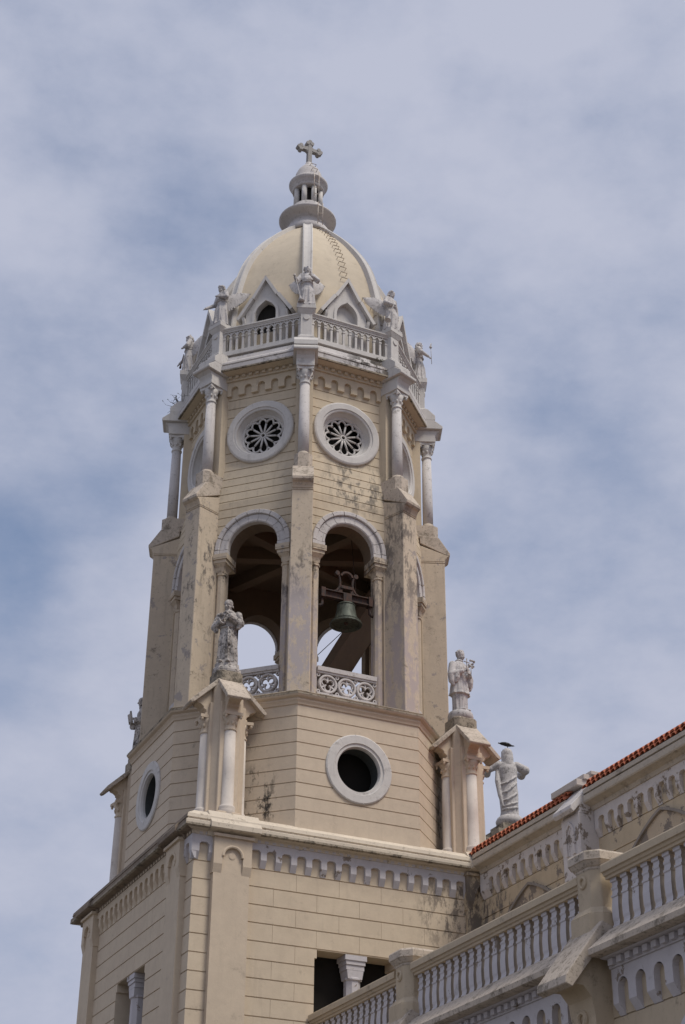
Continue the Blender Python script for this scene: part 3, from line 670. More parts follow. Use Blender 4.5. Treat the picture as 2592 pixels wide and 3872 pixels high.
# balustrade of gothic arches round the terrace
rail = MB().prism_oz([(2.70, 25.255), (2.71, 25.345), (2.845, 25.35), (2.86, 25.335), (2.86, 25.305), (2.835, 25.29), (2.835, 25.27), (2.815, 25.255), (2.815, 25.222), (2.72, 25.222)], -1.06, 1.06)
rail.box(-1.0, 1.0, 2.73, 2.82, 24.53, 24.655)
PB = .1635
def g_arch(t, c):
    for sx in (-1, 1):
        pts = []
        for j in range(6):
            th = radians(60*j/5); pts.append((c+sx*(PB/2-(PB)*(1-cos(th))), 25.075+PB*sin(th)*.92))
        t.polyband(pts, .028, 2.745, 2.80)
for i in range(12): g_arch(rail, (i-5.5)*PB)
rail_m = rail.mesh('balustrade'); rail_m.materials.append(M['white'])
bl = MB().box(-.027, .027, 2.75, 2.80, 24.65, 25.03); bl.box(-.036, .036, 2.735, 2.812, 25.03, 25.075); bl.box(-.018, .018, 2.755, 2.795, 25.075, 25.23); bl.box(-.045, .045, 2.742, 2.81, 24.65, 24.675, (-.024, .024, 2.748, 2.802))
bl_m = bl.mesh('baluster'); bl_m.materials.append(M['white'])
for k in (-2, -1, 0, 1):
    b0 = put('balustrade', rail_m, None, tower, FACE(k))
    for i in range(13): put('baluster', bl_m, None, b0, 0, ((i-6)*PB, 0, 0))
# --- dome
CUR = [(2.74, 24.36), (2.725, 25.0), (2.70, 25.6), (2.645, 26.25), (2.56, 26.8), (2.44, 27.32), (2.27, 27.85), (2.06, 28.3), (1.82, 28.7), (1.56, 29.09), (1.30, 29.42), (1.02, 29.74), (.76, 30.02), (.50, 30.26)]
def cat(n=40):
    out = []
    for i in range(len(CUR)-1):
        p = [CUR[max(0, i-1)], CUR[i], CUR[i+1], CUR[min(len(CUR)-1, i+2)]]
        for j in range(4):
            t = j/4
            out.append(tuple(.5*(2*p[1][q]+(p[2][q]-p[0][q])*t+(2*p[0][q]-5*p[1][q]+4*p[2][q]-p[3][q])*t*t+(3*p[1][q]-p[0][q]-3*p[2][q]+p[3][q])*t**3) for q in (0, 1)))
    return out+[CUR[-1]]
CV = cat()
put('dome', MB().ring_oct([((r-.075)*C8, z) for r, z in CV]), 'dome', tower)
rb = MB(); rings = []
for i, (r, z) in enumerate(CV):
    a, b = CV[max(0, i-1)], CV[min(len(CV)-1, i+1)]; d = Vector((b[0]-a[0], b[1]-a[1])).normalized(); nx, nz = d.y, -d.x
    hw = .128
    sec = [(-hw, -.16), (-hw, .0), (-hw+.03, .018), (-hw+.05, -.004), (0, -.016), (hw-.05, -.004), (hw-.03, .018), (hw, .0), (hw, -.16)]
    rings.append([(x, r+nx*h, z+nz*h) for x, h in sec])
rb.loft(rings, smooth=False)
rb_m = rb.mesh('dome_rib'); rb_m.materials.append(M['white'])
for k in range(-3, 5): put('dome_rib', rb_m, None, tower, VERT(k))
def gablet(open_):
    t = MB(); O = 2.60; zs = 25.70; hw = .285; R = .46
    def w(z): 
        if z < zs: return hw
        q = R*R-(z-zs)**2
        return max(0, sqrt(max(0, q))-(R-hw))
    def Wd(z): return .53 if z < 25.83 else max(0, .53*(26.74-z)/(26.74-25.83))
    zt = zs+sqrt(R*R-(R-hw)**2)
    Z = [24.40, 25.2, zs]+[zs+(zt-zs)*i/10 for i in range(1, 11)]+[26.4, 26.74]
    Z = sorted(set(Z+[25.83]))
    for a, b in zip(Z, Z[1:]):
        for sx in (-1, 1):
            t.loft([[(sx*w(a), O-.18, a), (sx*w(a), O, a), (sx*(Wd(a)+1e-3), O, a), (sx*(Wd(a)+1e-3), O-.18, a)], [(sx*w(b), O-.18, b), (sx*w(b), O, b), (sx*(Wd(b)+1e-3), O, b), (sx*(Wd(b)+1e-3), O-.18, b)]], caps=False)
    for sx in (-1, 1):
        t.quad((sx*.53, O-.02, 24.4), (sx*.53, 1.7, 24.4), (sx*.53, 1.7, 25.9), (sx*.53, O-.02, 25.9))
        # hood mould of the pointed opening
        pts = [(sx*(hw+.03), 24.7), (sx*(hw+.03), zs)]+[(sx*(w(z)+.03), z+.012) for z in [zs+(zt-zs)*i/8 for i in range(1, 8)]]+[(0, zt+.05)]
        t.polyband(pts, .07, O-.05, O+.03+.003*sx)
        # stepped gable slabs
        for (xa, za, xb, zb, off) in ((0, 26.80, .36, 26.24, 0.0), (.345, 26.22, .71, 25.655, .045)):
            d = Vector((xb-xa, zb-za)).normalized(); nx, nz = -d.y, d.x
            A = (xa+nx*off, za+nz*off) if xa else (0, 26.86); B = (xb+nx*off, zb+nz*off); h = .085
            C_ = (B[0]-nx*h, B[1]-nz*h); D_ = (A[0]-nx*h, A[1]-nz*h) if xa else (0, 26.72)
            t.prism_xz([(sx*p[0], p[1]) for p in (A, B, C_, D_)], 1.55, O+.10+(.003 if sx > 0 else 0))
        t.prism_oz([(2.2, 25.46), (2.55, 25.46), (2.60, 25.50), (2.66, 25.62), (2.68, 25.70), (2.2, 25.72)], *(sorted((sx*.531, sx*.60))))
    return t
go = gablet(True).mesh('dormer_gable'); go.materials.append(M['white'])
dark_pn = MB().box(-.32, .32, 2.36, 2.44, 24.4, 26.3).mesh('dormer_backing'); dark_pn.materials.append(M['dark'])  # near-black sheet painting the shade inside the open dormers
pn2 = MB().box(-.32, .32, 2.40, 2.46, 24.4, 26.3).mesh('dormer_backing'); pn2.materials.append(M['white'])
for k in (-3, -2, -1, 0, 1, 2):
    g0 = put('dormer_gable', go, None, tower, FACE(k)); put('dormer_backing', dark_pn if k in (-1, -2) else pn2, None, g0)
# --- lantern and cross
ln = MB().lathe([(.62, 30.10), (.60, 30.32), (.52, 30.36), (.505, 30.56), (.53, 30.565), (.545, 30.59), (.56, 30.60), (.62, 30.625), (.72, 30.66), (.765, 30.69), (.785, 30.715), (.785, 30.75), (.76, 30.775), (.62, 30.86), (.45, 30.93), (.44, 31.02), (.425, 31.04), (.425, 31.17), (.40, 31.19)], 0, 0, 48)
lan = put('lantern', ln, 'white_worn', tower)
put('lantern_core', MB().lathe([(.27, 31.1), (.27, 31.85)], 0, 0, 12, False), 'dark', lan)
lc = MB().lathe([(.078, 31.17), (.074, 31.76)], 0, .345, 12).mesh('column'); lc.materials.append(M['white'])
for i in range(8): put('column', lc, None, lan, 45*i+4)
lc2 = MB().lathe([(.40, 31.755), (.435, 31.755), (.435, 31.84), (.44, 31.86), (.455, 31.87), (.455, 31.90), (.50, 31.94), (.525, 31.97), (.54, 32.0), (.54, 32.04), (.52, 32.06), (.43, 32.10), (.40, 32.22), (.365, 32.38), (.30, 32.54), (.20, 32.68), (.10, 32.78), (.10, 32.85)], 0, 0, 48)
put('lantern_cap', lc2, 'white_worn', lan)
cx_ = MB(); zc = 33.36
cx_.box(-.06, .06, -.075, .075, 32.76, 33.58, (-.052, .052, -.065, .065)); cx_.box(-.09, .09, -.10, .10, 32.74, 32.86, (-.06, .06, -.075, .075))
cx_.box(-.25, .25, -.062, .062, zc-.055, zc+.055)
for (ex, ez, dx, dz) in ((-.25, zc, -1, 0), (.25, zc, 1, 0), (0, 33.56, 0, 1)):
    for (a, b) in ((1, 0), (0, 1), (0, -1)):
        px, pz = ex+(dx*a-dz*b)*.062+dx*.02, ez+(dz*a+dx*b)*.062+dz*.02
        cx_.loft([[(px+.058*cos(2*pi*i/12), o_, pz+.058*sin(2*pi*i/12)) for i in range(12)] for o_ in (-.078+.003*a, .078-.003*a)])
for sx in (-1, 1):
    for (p, q) in (((sx*.06, zc-.055), (sx*.13, zc-.055)), ((sx*.06, zc+.055), (sx*.13, zc+.055))):
        cx_.prism_xz([(p[0]-sx*.005, p[1]), (q[0], q[1]), (p[0]-sx*.005, p[1]+(-.06 if p[1] < zc else .06))], -.05, .05)
put('cross', cx_, 'cross', lan)
# ladders and climbing rungs on the south side of the dome
def ladder(o, x, z0, z1, n):
    L = put('ladder', MB().tube([(x-.07, o, z0), (x-.07, o, z1)], .011, 6).add(MB().tube([(x+.07, o, z0), (x+.07, o, z1)], .011, 6)), 'iron', tower)
    for i in range(n): put('rung', MB().tube([(x-.07, o, z0+(z1-z0)*(i+.5)/n), (x+.07, o, z0+(z1-z0)*(i+.5)/n)], .009, 6), 'iron', L)
ladder(.57, .0, 31.2, 32.09, 4); ladder(.82, .02, 30.05, 30.80, 3)
def panel_o(z):
    for (r, a), (r2, b) in zip(CV, CV[1:]):
        if a <= z <= b: q = r+(r2-r)*(z-a)/(b-a); return (q-.075)*C8
    return .4
def rung(x, z, wd=.085):
    o = panel_o(z); put('rung', MB().tube([(x-wd, o-.01, z), (x-wd, o+.075, z+.02), (x+wd, o+.075, z+.02), (x+wd, o-.01, z)], .008, 6), 'rung', tower)
for i in range(15):
    t = i/14; rung(.10-.02*t, 30.0-2.85*t**1.05)
for x, z in ((.70, 26.62), (.92, 26.38), (.99, 26.12), (1.02, 25.85)): rung(x-.06, z, .09)
for z in (32.3, 32.55):
    o = .40 if z < 32.4 else .30
    put('rung', MB().tube([(-.075, o-.04, z), (-.075, o+.05, z+.02), (.075, o+.05, z+.02), (.075, o-.04, z)], .010, 6), 'iron', tower)

# ============================================================ BELL
bell = tag(empty('church_bell', (0.03, -2.62, 17.1)), 'green bronze bell hanging from a rusty iron yoke in the right belfry arch', 'bell')
B0 = (-0.03, 2.62, -17.1)
def bput(name, mb, mat, par=None): return put(name, mb, mat, par or bell)
BS = lambda l: [(r*.93, .12+z*.80) for r, z in l]
bp = BS([(.365, 0.06), (.385, .075), (.388, .10), (.36, .135), (.325, .175), (.29, .235), (.262, .32), (.24, .43), (.225, .55), (.213, .63), (.205, .68), (.19, .71), (.10, .735), (.0005, .738)])
inn_ = BS([(.0005, .69), (.15, .67), (.19, .55), (.215, .40), (.25, .25), (.30, .16), (.345, .075)])
bm_ = MB().lathe(inn_[::1]+bp, 0, 0, 40, caps=False); 
for z, r in ((.245, .325), (.65, .20), (.28, .295)): bm_.lathe([(r-.006, z-.012), (r+.008, z-.006), (r+.008, z+.006), (r-.006, z+.012)], 0, 0, 40)
bput('bell_body', bm_, 'bronze')
bput('clapper', MB().tube([(0, 0, .66), (0, 0, .30)], .02, 8).ball((0, 0, .24), .055), 'rust')
yk = MB().box(-.10, .10, -.09, .09, .72, .92)
for dz in (.77, .935): yk.box(-.52, .52, -.07, .07, dz-.012, dz+.012)
yk.box(-.52, .52, -.012, .012, .77, .935)
for sx in (-1, 1):
    yk.tube([(sx*.33, 0, .94), (sx*.22, 0, .99), (sx*.155, 0, 1.10), (sx*.15, 0, 1.20), (sx*.165, 0, 1.34), (sx*.21, 0, 1.40)], [.03, .035, .035, .03, .03, .03], 8)
    yk.loft([[(sx*.225+.055*cos(2*pi*i/14), o, 1.42+.055*sin(2*pi*i/14)) for i in range(14)] for o in (-.04, .04)])
    yk.prism_xz([(sx*.10, .94), (sx*.34, .94), (sx*.20, 1.0), (sx*.15, 1.10), (sx*.10, 1.10)], -.02, .02)
yk.arcband(0, 1.33, [(.12, -.05), (.12, .05), (.165, .05), (.165, -.05)], radians(15), radians(165), 14)
yk.box(-.14, .14, -.045, .045, 1.06, 1.13)
bput('yoke', yk, 'rust')
for sx in (-1, 1):
    hg = MB(); hg.box(sx*.58-.05, sx*.58+.05, -.08, .08, .74, .97); hg.tube([(sx*.58, 0, .76), (sx*.58, 0, .58), (sx*.62, 0, .54), (sx*.70, 0, .53)], .035, 8)
    bput('hanger', hg, 'rust')
bput('pull_cable', MB().tube([(.0, -.02, .1), (-.62, -.55, -.62)], .009, 5), 'rust')
bput('stay_cable', MB().tube([(.30, -.1, .92), (.55, -.9, 2.9)], .009, 5), 'rust')
# ============================================================ NAVE AND SIDE AISLE (their walls face west: x local = -y world, o local = -x world)
nave = tag(empty('church_nave', (6.5, -11, 0)), 'cream church nave with red tiled roof and a balustraded side aisle joining the tower', 'church')
NB = (-6.5, 11, 0)
def nput(name, mb, mat, par=None, bevel=0.0):
    if par is None: return put(name, mb, mat, nave, -90, NB, bevel)
    return put(name, mb, mat, par, 0, (0, 0, 0), bevel)
NO = -2.75; U0, U1 = 3.20, 24.0
nw = MB().wall([6.0]+[11.285-.37*i for i in range(10, -1, -1)]+[11.33], lambda z: NO, lambda o: U0, lambda o: U1)
nw.quad((U0, NO, 11.31), (U1, NO, 11.31), (U1, NO, 12.2), (U0, NO, 12.2))
nput('nave_wall', nw, 'nave')
pf = lambda n, x0: comb(x0, n, .3125, .19, NO, 11.44, 11.60, 11.645, 11.80, .075, wall_z=11.29)
nput('corbel_table', comb(3.93, 9, .3125, .19, NO, 11.44, 11.60, 11.645, 11.80, .075, wall_z=11.29, xs=3.5, xe=6.95).add(dentils(3.6, 22, .156, NO, 11.80, 11.865, .095, .075)), 'nave_white')
nput('corbel_table', comb(7.965, 15, .3125, .19, NO, 11.44, 11.60, 11.645, 11.80, .075, wall_z=11.29, xs=7.75, xe=12.6).add(dentils(7.85, 31, .156, NO, 11.80, 11.865, .095, .075)), 'nave_white')
ncor = [(NO-.2, 11.796), (NO+.10, 11.796), (NO+.12, 11.87), (NO+.20, 11.90), (NO+.27, 11.915), (NO+.285, 11.94), (NO+.285, 12.045), (NO+.22, 12.055), (NO+.22, 12.085), (NO+.27, 12.09), (NO+.265, 12.175), (NO-.2, 12.185)]
for a, b in ((3.55, 7.14), (7.72, U1)): nput('cornice', MB().prism_oz(ncor, a, b), 'greyledge')
# pointed hood moulds over the blind arches
def hood(c, hw, zf, zp):
    t = MB(); R = ((hw**2)+(zp-zf)**2)/(2*hw)
    pts = [(c+t_, zp-.30*t_-.235*t_*t_) for t_ in [hw*(1-j/12) for j in range(13)]]
    left = [(2*c-x, z) for x, z in pts]
    return t.polyband(left+pts[::-1][1:], .05, NO-.03, NO+.06)
for c, zp in ((5.3, 11.13), (9.72, 11.21)):
    nput('hood_mould', hood(c, 1.32, 10.05, zp), 'balside')
    pts = [(c+t_, zp-.03-.30*abs(t_)-.235*t_*t_) for t_ in [-1.3+2.6*j/20 for j in range(21)]]+[(c+1.3, 9.9), (c-1.3, 9.9)]
    nput('blind_arch', MB().prism_xz(pts, NO-.1, NO+.012), 'nave_peel' if 'nave_peel' in M else 'nave_white')
# nave pier with a sloped cap and a blind niche
for pc in (7.43, 12.95):
    pr = MB().box(pc-.30, pc+.30, NO-.2, NO+.40, 6, 11.72)
    pr.prism_oz([(NO-.2, 11.7), (NO+.40, 11.72), (NO+.36, 11.78), (NO+.38, 11.86), (NO+.47, 11.80), (NO+.05, 12.25), (NO-.2, 12.25)], pc-.297, pc+.297)
    p0 = nput('wall_pier', pr, 'nave_white', bevel=.012)
    sl = MB().prism_oz([(NO+.50, 11.72), (NO+.56, 11.78), (NO+.55, 11.85), (NO+.02, 12.40), (NO-.5, 12.62), (NO-.5, 12.1), (NO+.03, 12.24)], pc-.33, pc+.30)
    nput('pier_cap', sl, 'white_worn', p0, bevel=.01)
    nm = MB(); q_ = [(pc-.125, 11.0), (pc-.125, 11.38), (pc-.10, 11.48), (pc-.055, 11.55), (pc, 11.60)]
    nm.polyband(q_+[(2*pc-x, z) for x, z in q_[::-1][1:]], .045, NO+.36, NO+.435)
    q_ = [(pc-.07, 11.0), (pc-.07, 11.36), (pc-.055, 11.43), (pc, 11.50)]
    nm.polyband(q_+[(2*pc-x, z) for x, z in q_[::-1][1:]], .03, NO+.36, NO+.415)
    nput('niche', nm, 'nave_white', p0)
# stepped pale slabs lying on the pier cap
lv = MB()
for i, (a, b, z0, z1, oo) in enumerate(((6.59, 7.50, 12.36, 12.485, .24), (6.78, 7.54, 12.487, 12.585, .10), (7.12, 7.58, 12.587, 12.66, -.04))): lv.box(a, b, NO-.40+.02*i, NO+oo, z0, z1)
slabs = tag(put('stacked_slabs', lv, 'sheet', None, -90, (0, 0, 0), .008), 'three pale stepped slabs stacked on the pier cap at the edge of the red tiled roof', 'slabs')
# red barrel-tiled roof
SL = tan(radians(32)); RE = NO+.21; PT = .155
def roof_z(o): return 12.25+(RE-o)*SL
def at_pier(x): return any(abs(x-q) < .36 for q in (7.43, 12.95))
tl = MB(); nrow = 14; RL = .36
nu = int((U1-3.45)/PT)
for row in range(nrow):
    oa, ob = RE-row*RL, RE-(row+1)*RL-.06
    prev = None; sub = 8
    cols = []
    for i in range(nu*sub+1):
        x = 3.45+i*PT/sub; ph = (i % sub)/sub; tile_i = i//sub
        jit = mnoise.noise((tile_i*3.7, row*2.3, 0.5))*.022
        h = .046*abs(sin(pi*ph))**.8
        ha = h+.035; hb = h
        cols.append((tl.P(x, oa+jit, roof_z(oa)+ha-.018), tl.P(x, oa+jit, roof_z(oa)+ha), tl.P(x, ob, roof_z(ob)+hb)))
    for i_, (a, b) in enumerate(zip(cols, cols[1:])):
        if row < 2 and at_pier(3.45+i_*PT/sub): continue
        tl.face([a[1], b[1], b[2], a[2]]); tl.face([a[0], b[0], b[1], a[1]])
for i in range(nu):                                    # pan tiles and open ends at the eave
    x = 3.45+i*PT
    if at_pier(x): continue
    for lev, (dz, do) in enumerate(((.01, .02), (-.055, .06))):
        c = x+PT*(.5 if lev == 0 else 0)
        pts = [(c-.073*cos(pi*j/8), dz+.066*sin(pi*j/8)) for j in range(9)]; tk = .014
        for (x1, z1), (x2, z2) in zip(pts, pts[1:]):
            jt = mnoise.noise((i*1.7, lev, 0))*.015
            o1, o2 = RE+do+jt, RE-.22
            q1, q2 = .84, .84
            def ip(xx, zz): return (c+(xx-c)*.82, dz+(zz-dz)*.78)
            i1, i2 = ip(x1, z1), ip(x2, z2)
            tl.loft([[(x1, o1, roof_z(o1)+.03+z1), (x2, o1, roof_z(o1)+.03+z2), (i2[0], o1, roof_z(o1)+.03+i2[1]), (i1[0], o1, roof_z(o1)+.03+i1[1])], [(x1, o2, roof_z(o2)+.03+z1), (x2, o2, roof_z(o2)+.03+z2), (i2[0], o2, roof_z(o2)+.03+i2[1]), (i1[0], o2, roof_z(o2)+.03+i1[1])]])
rf = nput('tiled_roof', tl, 'tile')
rb2 = MB(); o_r = RE-nrow*RL
rb2.quad((3.3, RE-.05, 12.19), (U1, RE-.05, 12.19), (U1, o_r, roof_z(o_r)-.02), (3.3, o_r, roof_z(o_r)-.02)); rb2.quad((3.3, o_r, roof_z(o_r)-.02), (U1, o_r, roof_z(o_r)-.02), (U1, o_r-5, 12.19), (3.3, o_r-5, 12.19))
rb2.quad((3.3, RE-.05, 12.19), (3.3, o_r, roof_z(o_r)-.02), (3.3, o_r-5, 12.19), (3.3, o_r-5.0, 6)); rb2.quad((U1, NO, 0), (U1, NO, 12.19), (U1, o_r-5, 12.19), (U1, o_r-5, 0))
nput('roof_deck', rb2, 'dark')
# stepped gable of the front behind the roof, carrying the statue
CHX, CHY = 7.25, 2.82
gb = MB().box(-.55, .55, -.35, .35, 12.0, 15.30); gb.box(-.40, .40, -.33, .33, 15.30, 15.47)
for i, (a, z) in enumerate(((1.0, 15.02), (1.7, 14.75), (2.5, 14.4), (3.4, 13.9))): gb.box(-a, a, -.30+.004*i, .30-.004*i, 6, z)
gbo = put('gable_wall', gb, 'cap', nave, 0, (CHX-6.5, CHY+11, 0))
# --- aisle
AO = .85
aw = MB().wall([0]+[6.60-.37*i for i in range(12, -1, -1)]+[6.7], lambda z: AO+.06, lambda o: 3.27, lambda o: U1)
aw.quad((3.27, AO+.06, 6.69), (U1, AO+.06, 6.69), (U1, AO+.06, 7.5), (3.27, AO+.06, 7.5))
nput('aisle_wall', aw, 'aisle')
POST = (7.18, 12.85, 18.6)
bays = ((3.30, 6.80, 9), (7.56, 12.55, 13), (13.31, 18.3, 13))
for a, b, n in bays:
    pit = .374
    x0 = a+.155+pit*.0
    nn = int((b-a-.16)/pit)
    pit = (b-a-.08)/nn
    x0 = a+.04+pit/2
    nput('corbel_table', comb(x0, nn, pit, pit*.57, AO+.06, 6.74, 6.94, 7.04, 7.20, .10, round_=True, wall_z=6.60, xs=a, xe=b).add(dentils(a+.12, int((b-a)/.195), (b-a-.2)/max(1, int((b-a)/.195)-1), AO+.06, 7.225, 7.31, .19, .11)), 'lav')
    nput('aisle_cornice', MB().prism_oz([(AO-.3, 7.20), (AO+.19, 7.20), (AO+.19, 7.315), (AO+.30, 7.318), (AO+.33, 7.33), (AO-.3, 7.33)], a, b), 'lav')
ac2 = MB()
for a, b, n in bays: nput('cornice_slab', MB().prism_oz([(AO-.35, 7.333), (AO+.45, 7.333), (AO+.50, 7.35), (AO+.51, 7.425), (AO+.14, 7.74), (AO-.35, 7.74)], a-.002, b+.002), 'slab')
nput('terrace_floor', MB().box(3.28, U1, NO+.01, AO-.36, 7.2, 7.42), 'aisle')
# balustrades
bprof = [(.066, 7.74), (.066, 7.80), (.052, 7.82), (.050, 7.86), (.060, 7.90), (.062, 8.05), (.045, 8.19), (.060, 8.20), (.060, 8.225), (.042, 8.235), (.037, 8.29), (.050, 8.31), (.050, 8.335), (.035, 8.345), (.035, 8.40), (.060, 8.41), (.060, 8.46)]
bmesh_ = MB(); 
for j in range(1): bmesh_.loft([[(sx*(.058+.32*r), sy*r*.92, z) for sx, sy in ((-1, -1), (1, -1), (1, 1), (-1, 1))] for r, z in bprof])
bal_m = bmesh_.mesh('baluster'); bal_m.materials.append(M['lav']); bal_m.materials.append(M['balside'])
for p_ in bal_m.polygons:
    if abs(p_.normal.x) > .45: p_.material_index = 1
for a, b, n in ((3.30, 6.88, 0), (7.48, 12.63, 0), (13.23, 18.4, 0)):
    rl = nput('balustrade', MB().prism_oz([(AO-.16, 8.60), (AO-.15, 8.66), (AO+.15, 8.66), (AO+.16, 8.64), (AO+.16, 8.545), (AO+.13, 8.54), (AO+.115, 8.50), (AO+.09, 8.49), (AO+.085, 8.455), (AO-.10, 8.455)], a, b), 'aisle')
    nb_ = int((b-a)/.237); p_ = (b-a)/nb_
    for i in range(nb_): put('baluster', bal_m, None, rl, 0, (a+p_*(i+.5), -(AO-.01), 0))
def octp(h, c): return [(-h, -h+c), (-h+c, -h), (h-c, -h), (h, -h+c), (h, h-c), (h-c, h), (-h+c, h), (-h, h-c)]
for pc in POST:
    sh = lambda poly: [(pc+x, AO-.07+y) for x, y in poly]
    p = MB().prism_xo(sh(octp(.27, .115)), 7.7, 8.66)
    p.loft([[(x, o, 8.0) for x, o in sh(octp(.37, .14))], [(x, o, 8.12) for x, o in sh(octp(.28, .12))]])
    p.prism_xo(sh(octp(.37, .14)), 7.66, 8.0)
    p.arcband(pc, 8.50, [(.05, AO+.18), (.095, AO+.18), (.095, AO+.215), (.08, AO+.235), (.06, AO+.235), (.05, AO+.215)], 0, 2*pi, 20, closed=True)
    po = nput('balustrade_post', p, 'aisle', bevel=.01)
    c_ = MB().loft([[(x, o, z) for x, o in sh(octp(h, h*.43))] for h, z in ((.27, 8.64), (.285, 8.66), (.285, 8.68), (.31, 8.70), (.355, 8.76), (.37, 8.765), (.37, 8.87), (.35, 8.90), (.27, 8.93))])
    nput('post_cap', c_, 'slab', po)
    # sloping slab on a coved bracket over the wall pier below
    s2 = MB().prism_oz([(AO-.2, 7.72), (AO+.20, 7.88), (AO+.83, 7.08), (AO+.85, 6.97), (AO+.74, 6.93), (AO+.14, 7.66), (AO-.2, 7.55)], pc-.34, pc+.40)
    nput('roof_slab', s2, 'slab', po, bevel=.01)
    b2_ = MB().prism_oz([(AO-.1, 5.0), (AO+.34, 5.0), (AO+.34, 6.62), (AO+.38, 6.86), (AO+.50, 7.0), (AO+.69, 7.0), (AO+.14, 7.66), (AO-.1, 7.66)], pc-.29, pc+.29)
    b2_.arcband(pc-.0, 6.62, [(.06, AO+.28), (.12, AO+.28), (.12, AO+.37), (.10, AO+.395), (.075, AO+.395), (.06, AO+.37)], 0, 2*pi, 22, closed=True)
    nput('bracket', b2_, 'aisle', po)
# arched windows of the aisle below the corbels (only their white hood arches come into view)
for c in (10.05, 15.9):
    hm = MB().arcband(c, 4.9, [(1.55, AO+.04), (1.55, AO+.14), (1.62, AO+.17), (1.70, AO+.17), (1.72, AO+.14), (1.80, AO+.13), (1.80, AO+.04)], 0, pi, 40)
    nput('window_arch', hm, 'lav')
# ============================================================ STATUES
def voxel(mb, name, size, smooth=1):
    me = mb.mesh(name); o = bpy.data.objects.new('tmp', me); COL.objects.link(o)
    md = o.modifiers.new('r', 'REMESH'); md.mode = 'VOXEL'; md.voxel_size = size
    sm = o.modifiers.new('s', 'SMOOTH'); sm.iterations = smooth; sm.factor = .5
    dg = bpy.context.evaluated_depsgraph_get()
    nm = bpy.data.meshes.new_from_object(o.evaluated_get(dg)); nm.name = name
    bpy.data.objects.remove(o); bpy.data.meshes.remove(me)
    for p in nm.polygons: p.use_smooth = True
    nm.materials.clear()
    return nm
def robe(mb, rings, seed=0, n=72, twist=0.0):
    "robe of elliptical rings (z, rx, ro, cx, co, fold depth)"
    rnd = random.Random(seed); ph = [rnd.uniform(0, 6.28) for _ in range(6)]
    zs = [r[0] for r in rings]; out = []
    N = 46
    for i in range(N+1):
        z = zs[0]+(zs[-1]-zs[0])*i/N
        for a, b in zip(rings, rings[1:]):
            if a[0] <= z <= b[0]+1e-9: t = (z-a[0])/(b[0]-a[0]); t = t*t*(3-2*t); R = [p+(q-p)*t for p, q in zip(a, b)]; break
        ring = []
        for k in range(n):
            th = 2*pi*k/n; tt = th+twist*z
            sh_ = lambda w: 1-2*abs(sin(w))**.75
            f = 1.25*sh_(3.5*tt+ph[0]+1.0*sin(z*3+ph[1]))+.95*sh_(5.5*tt+ph[2]-z*.9)+.5*sin(17*tt+ph[3]+z*2)
            q = 1+R[5]*f
            ring.append((R[3]+R[1]*q*cos(th), R[4]+R[2]*q*sin(th), z))
        out.append(ring)
    mb.loft(out, smooth=True); return mb
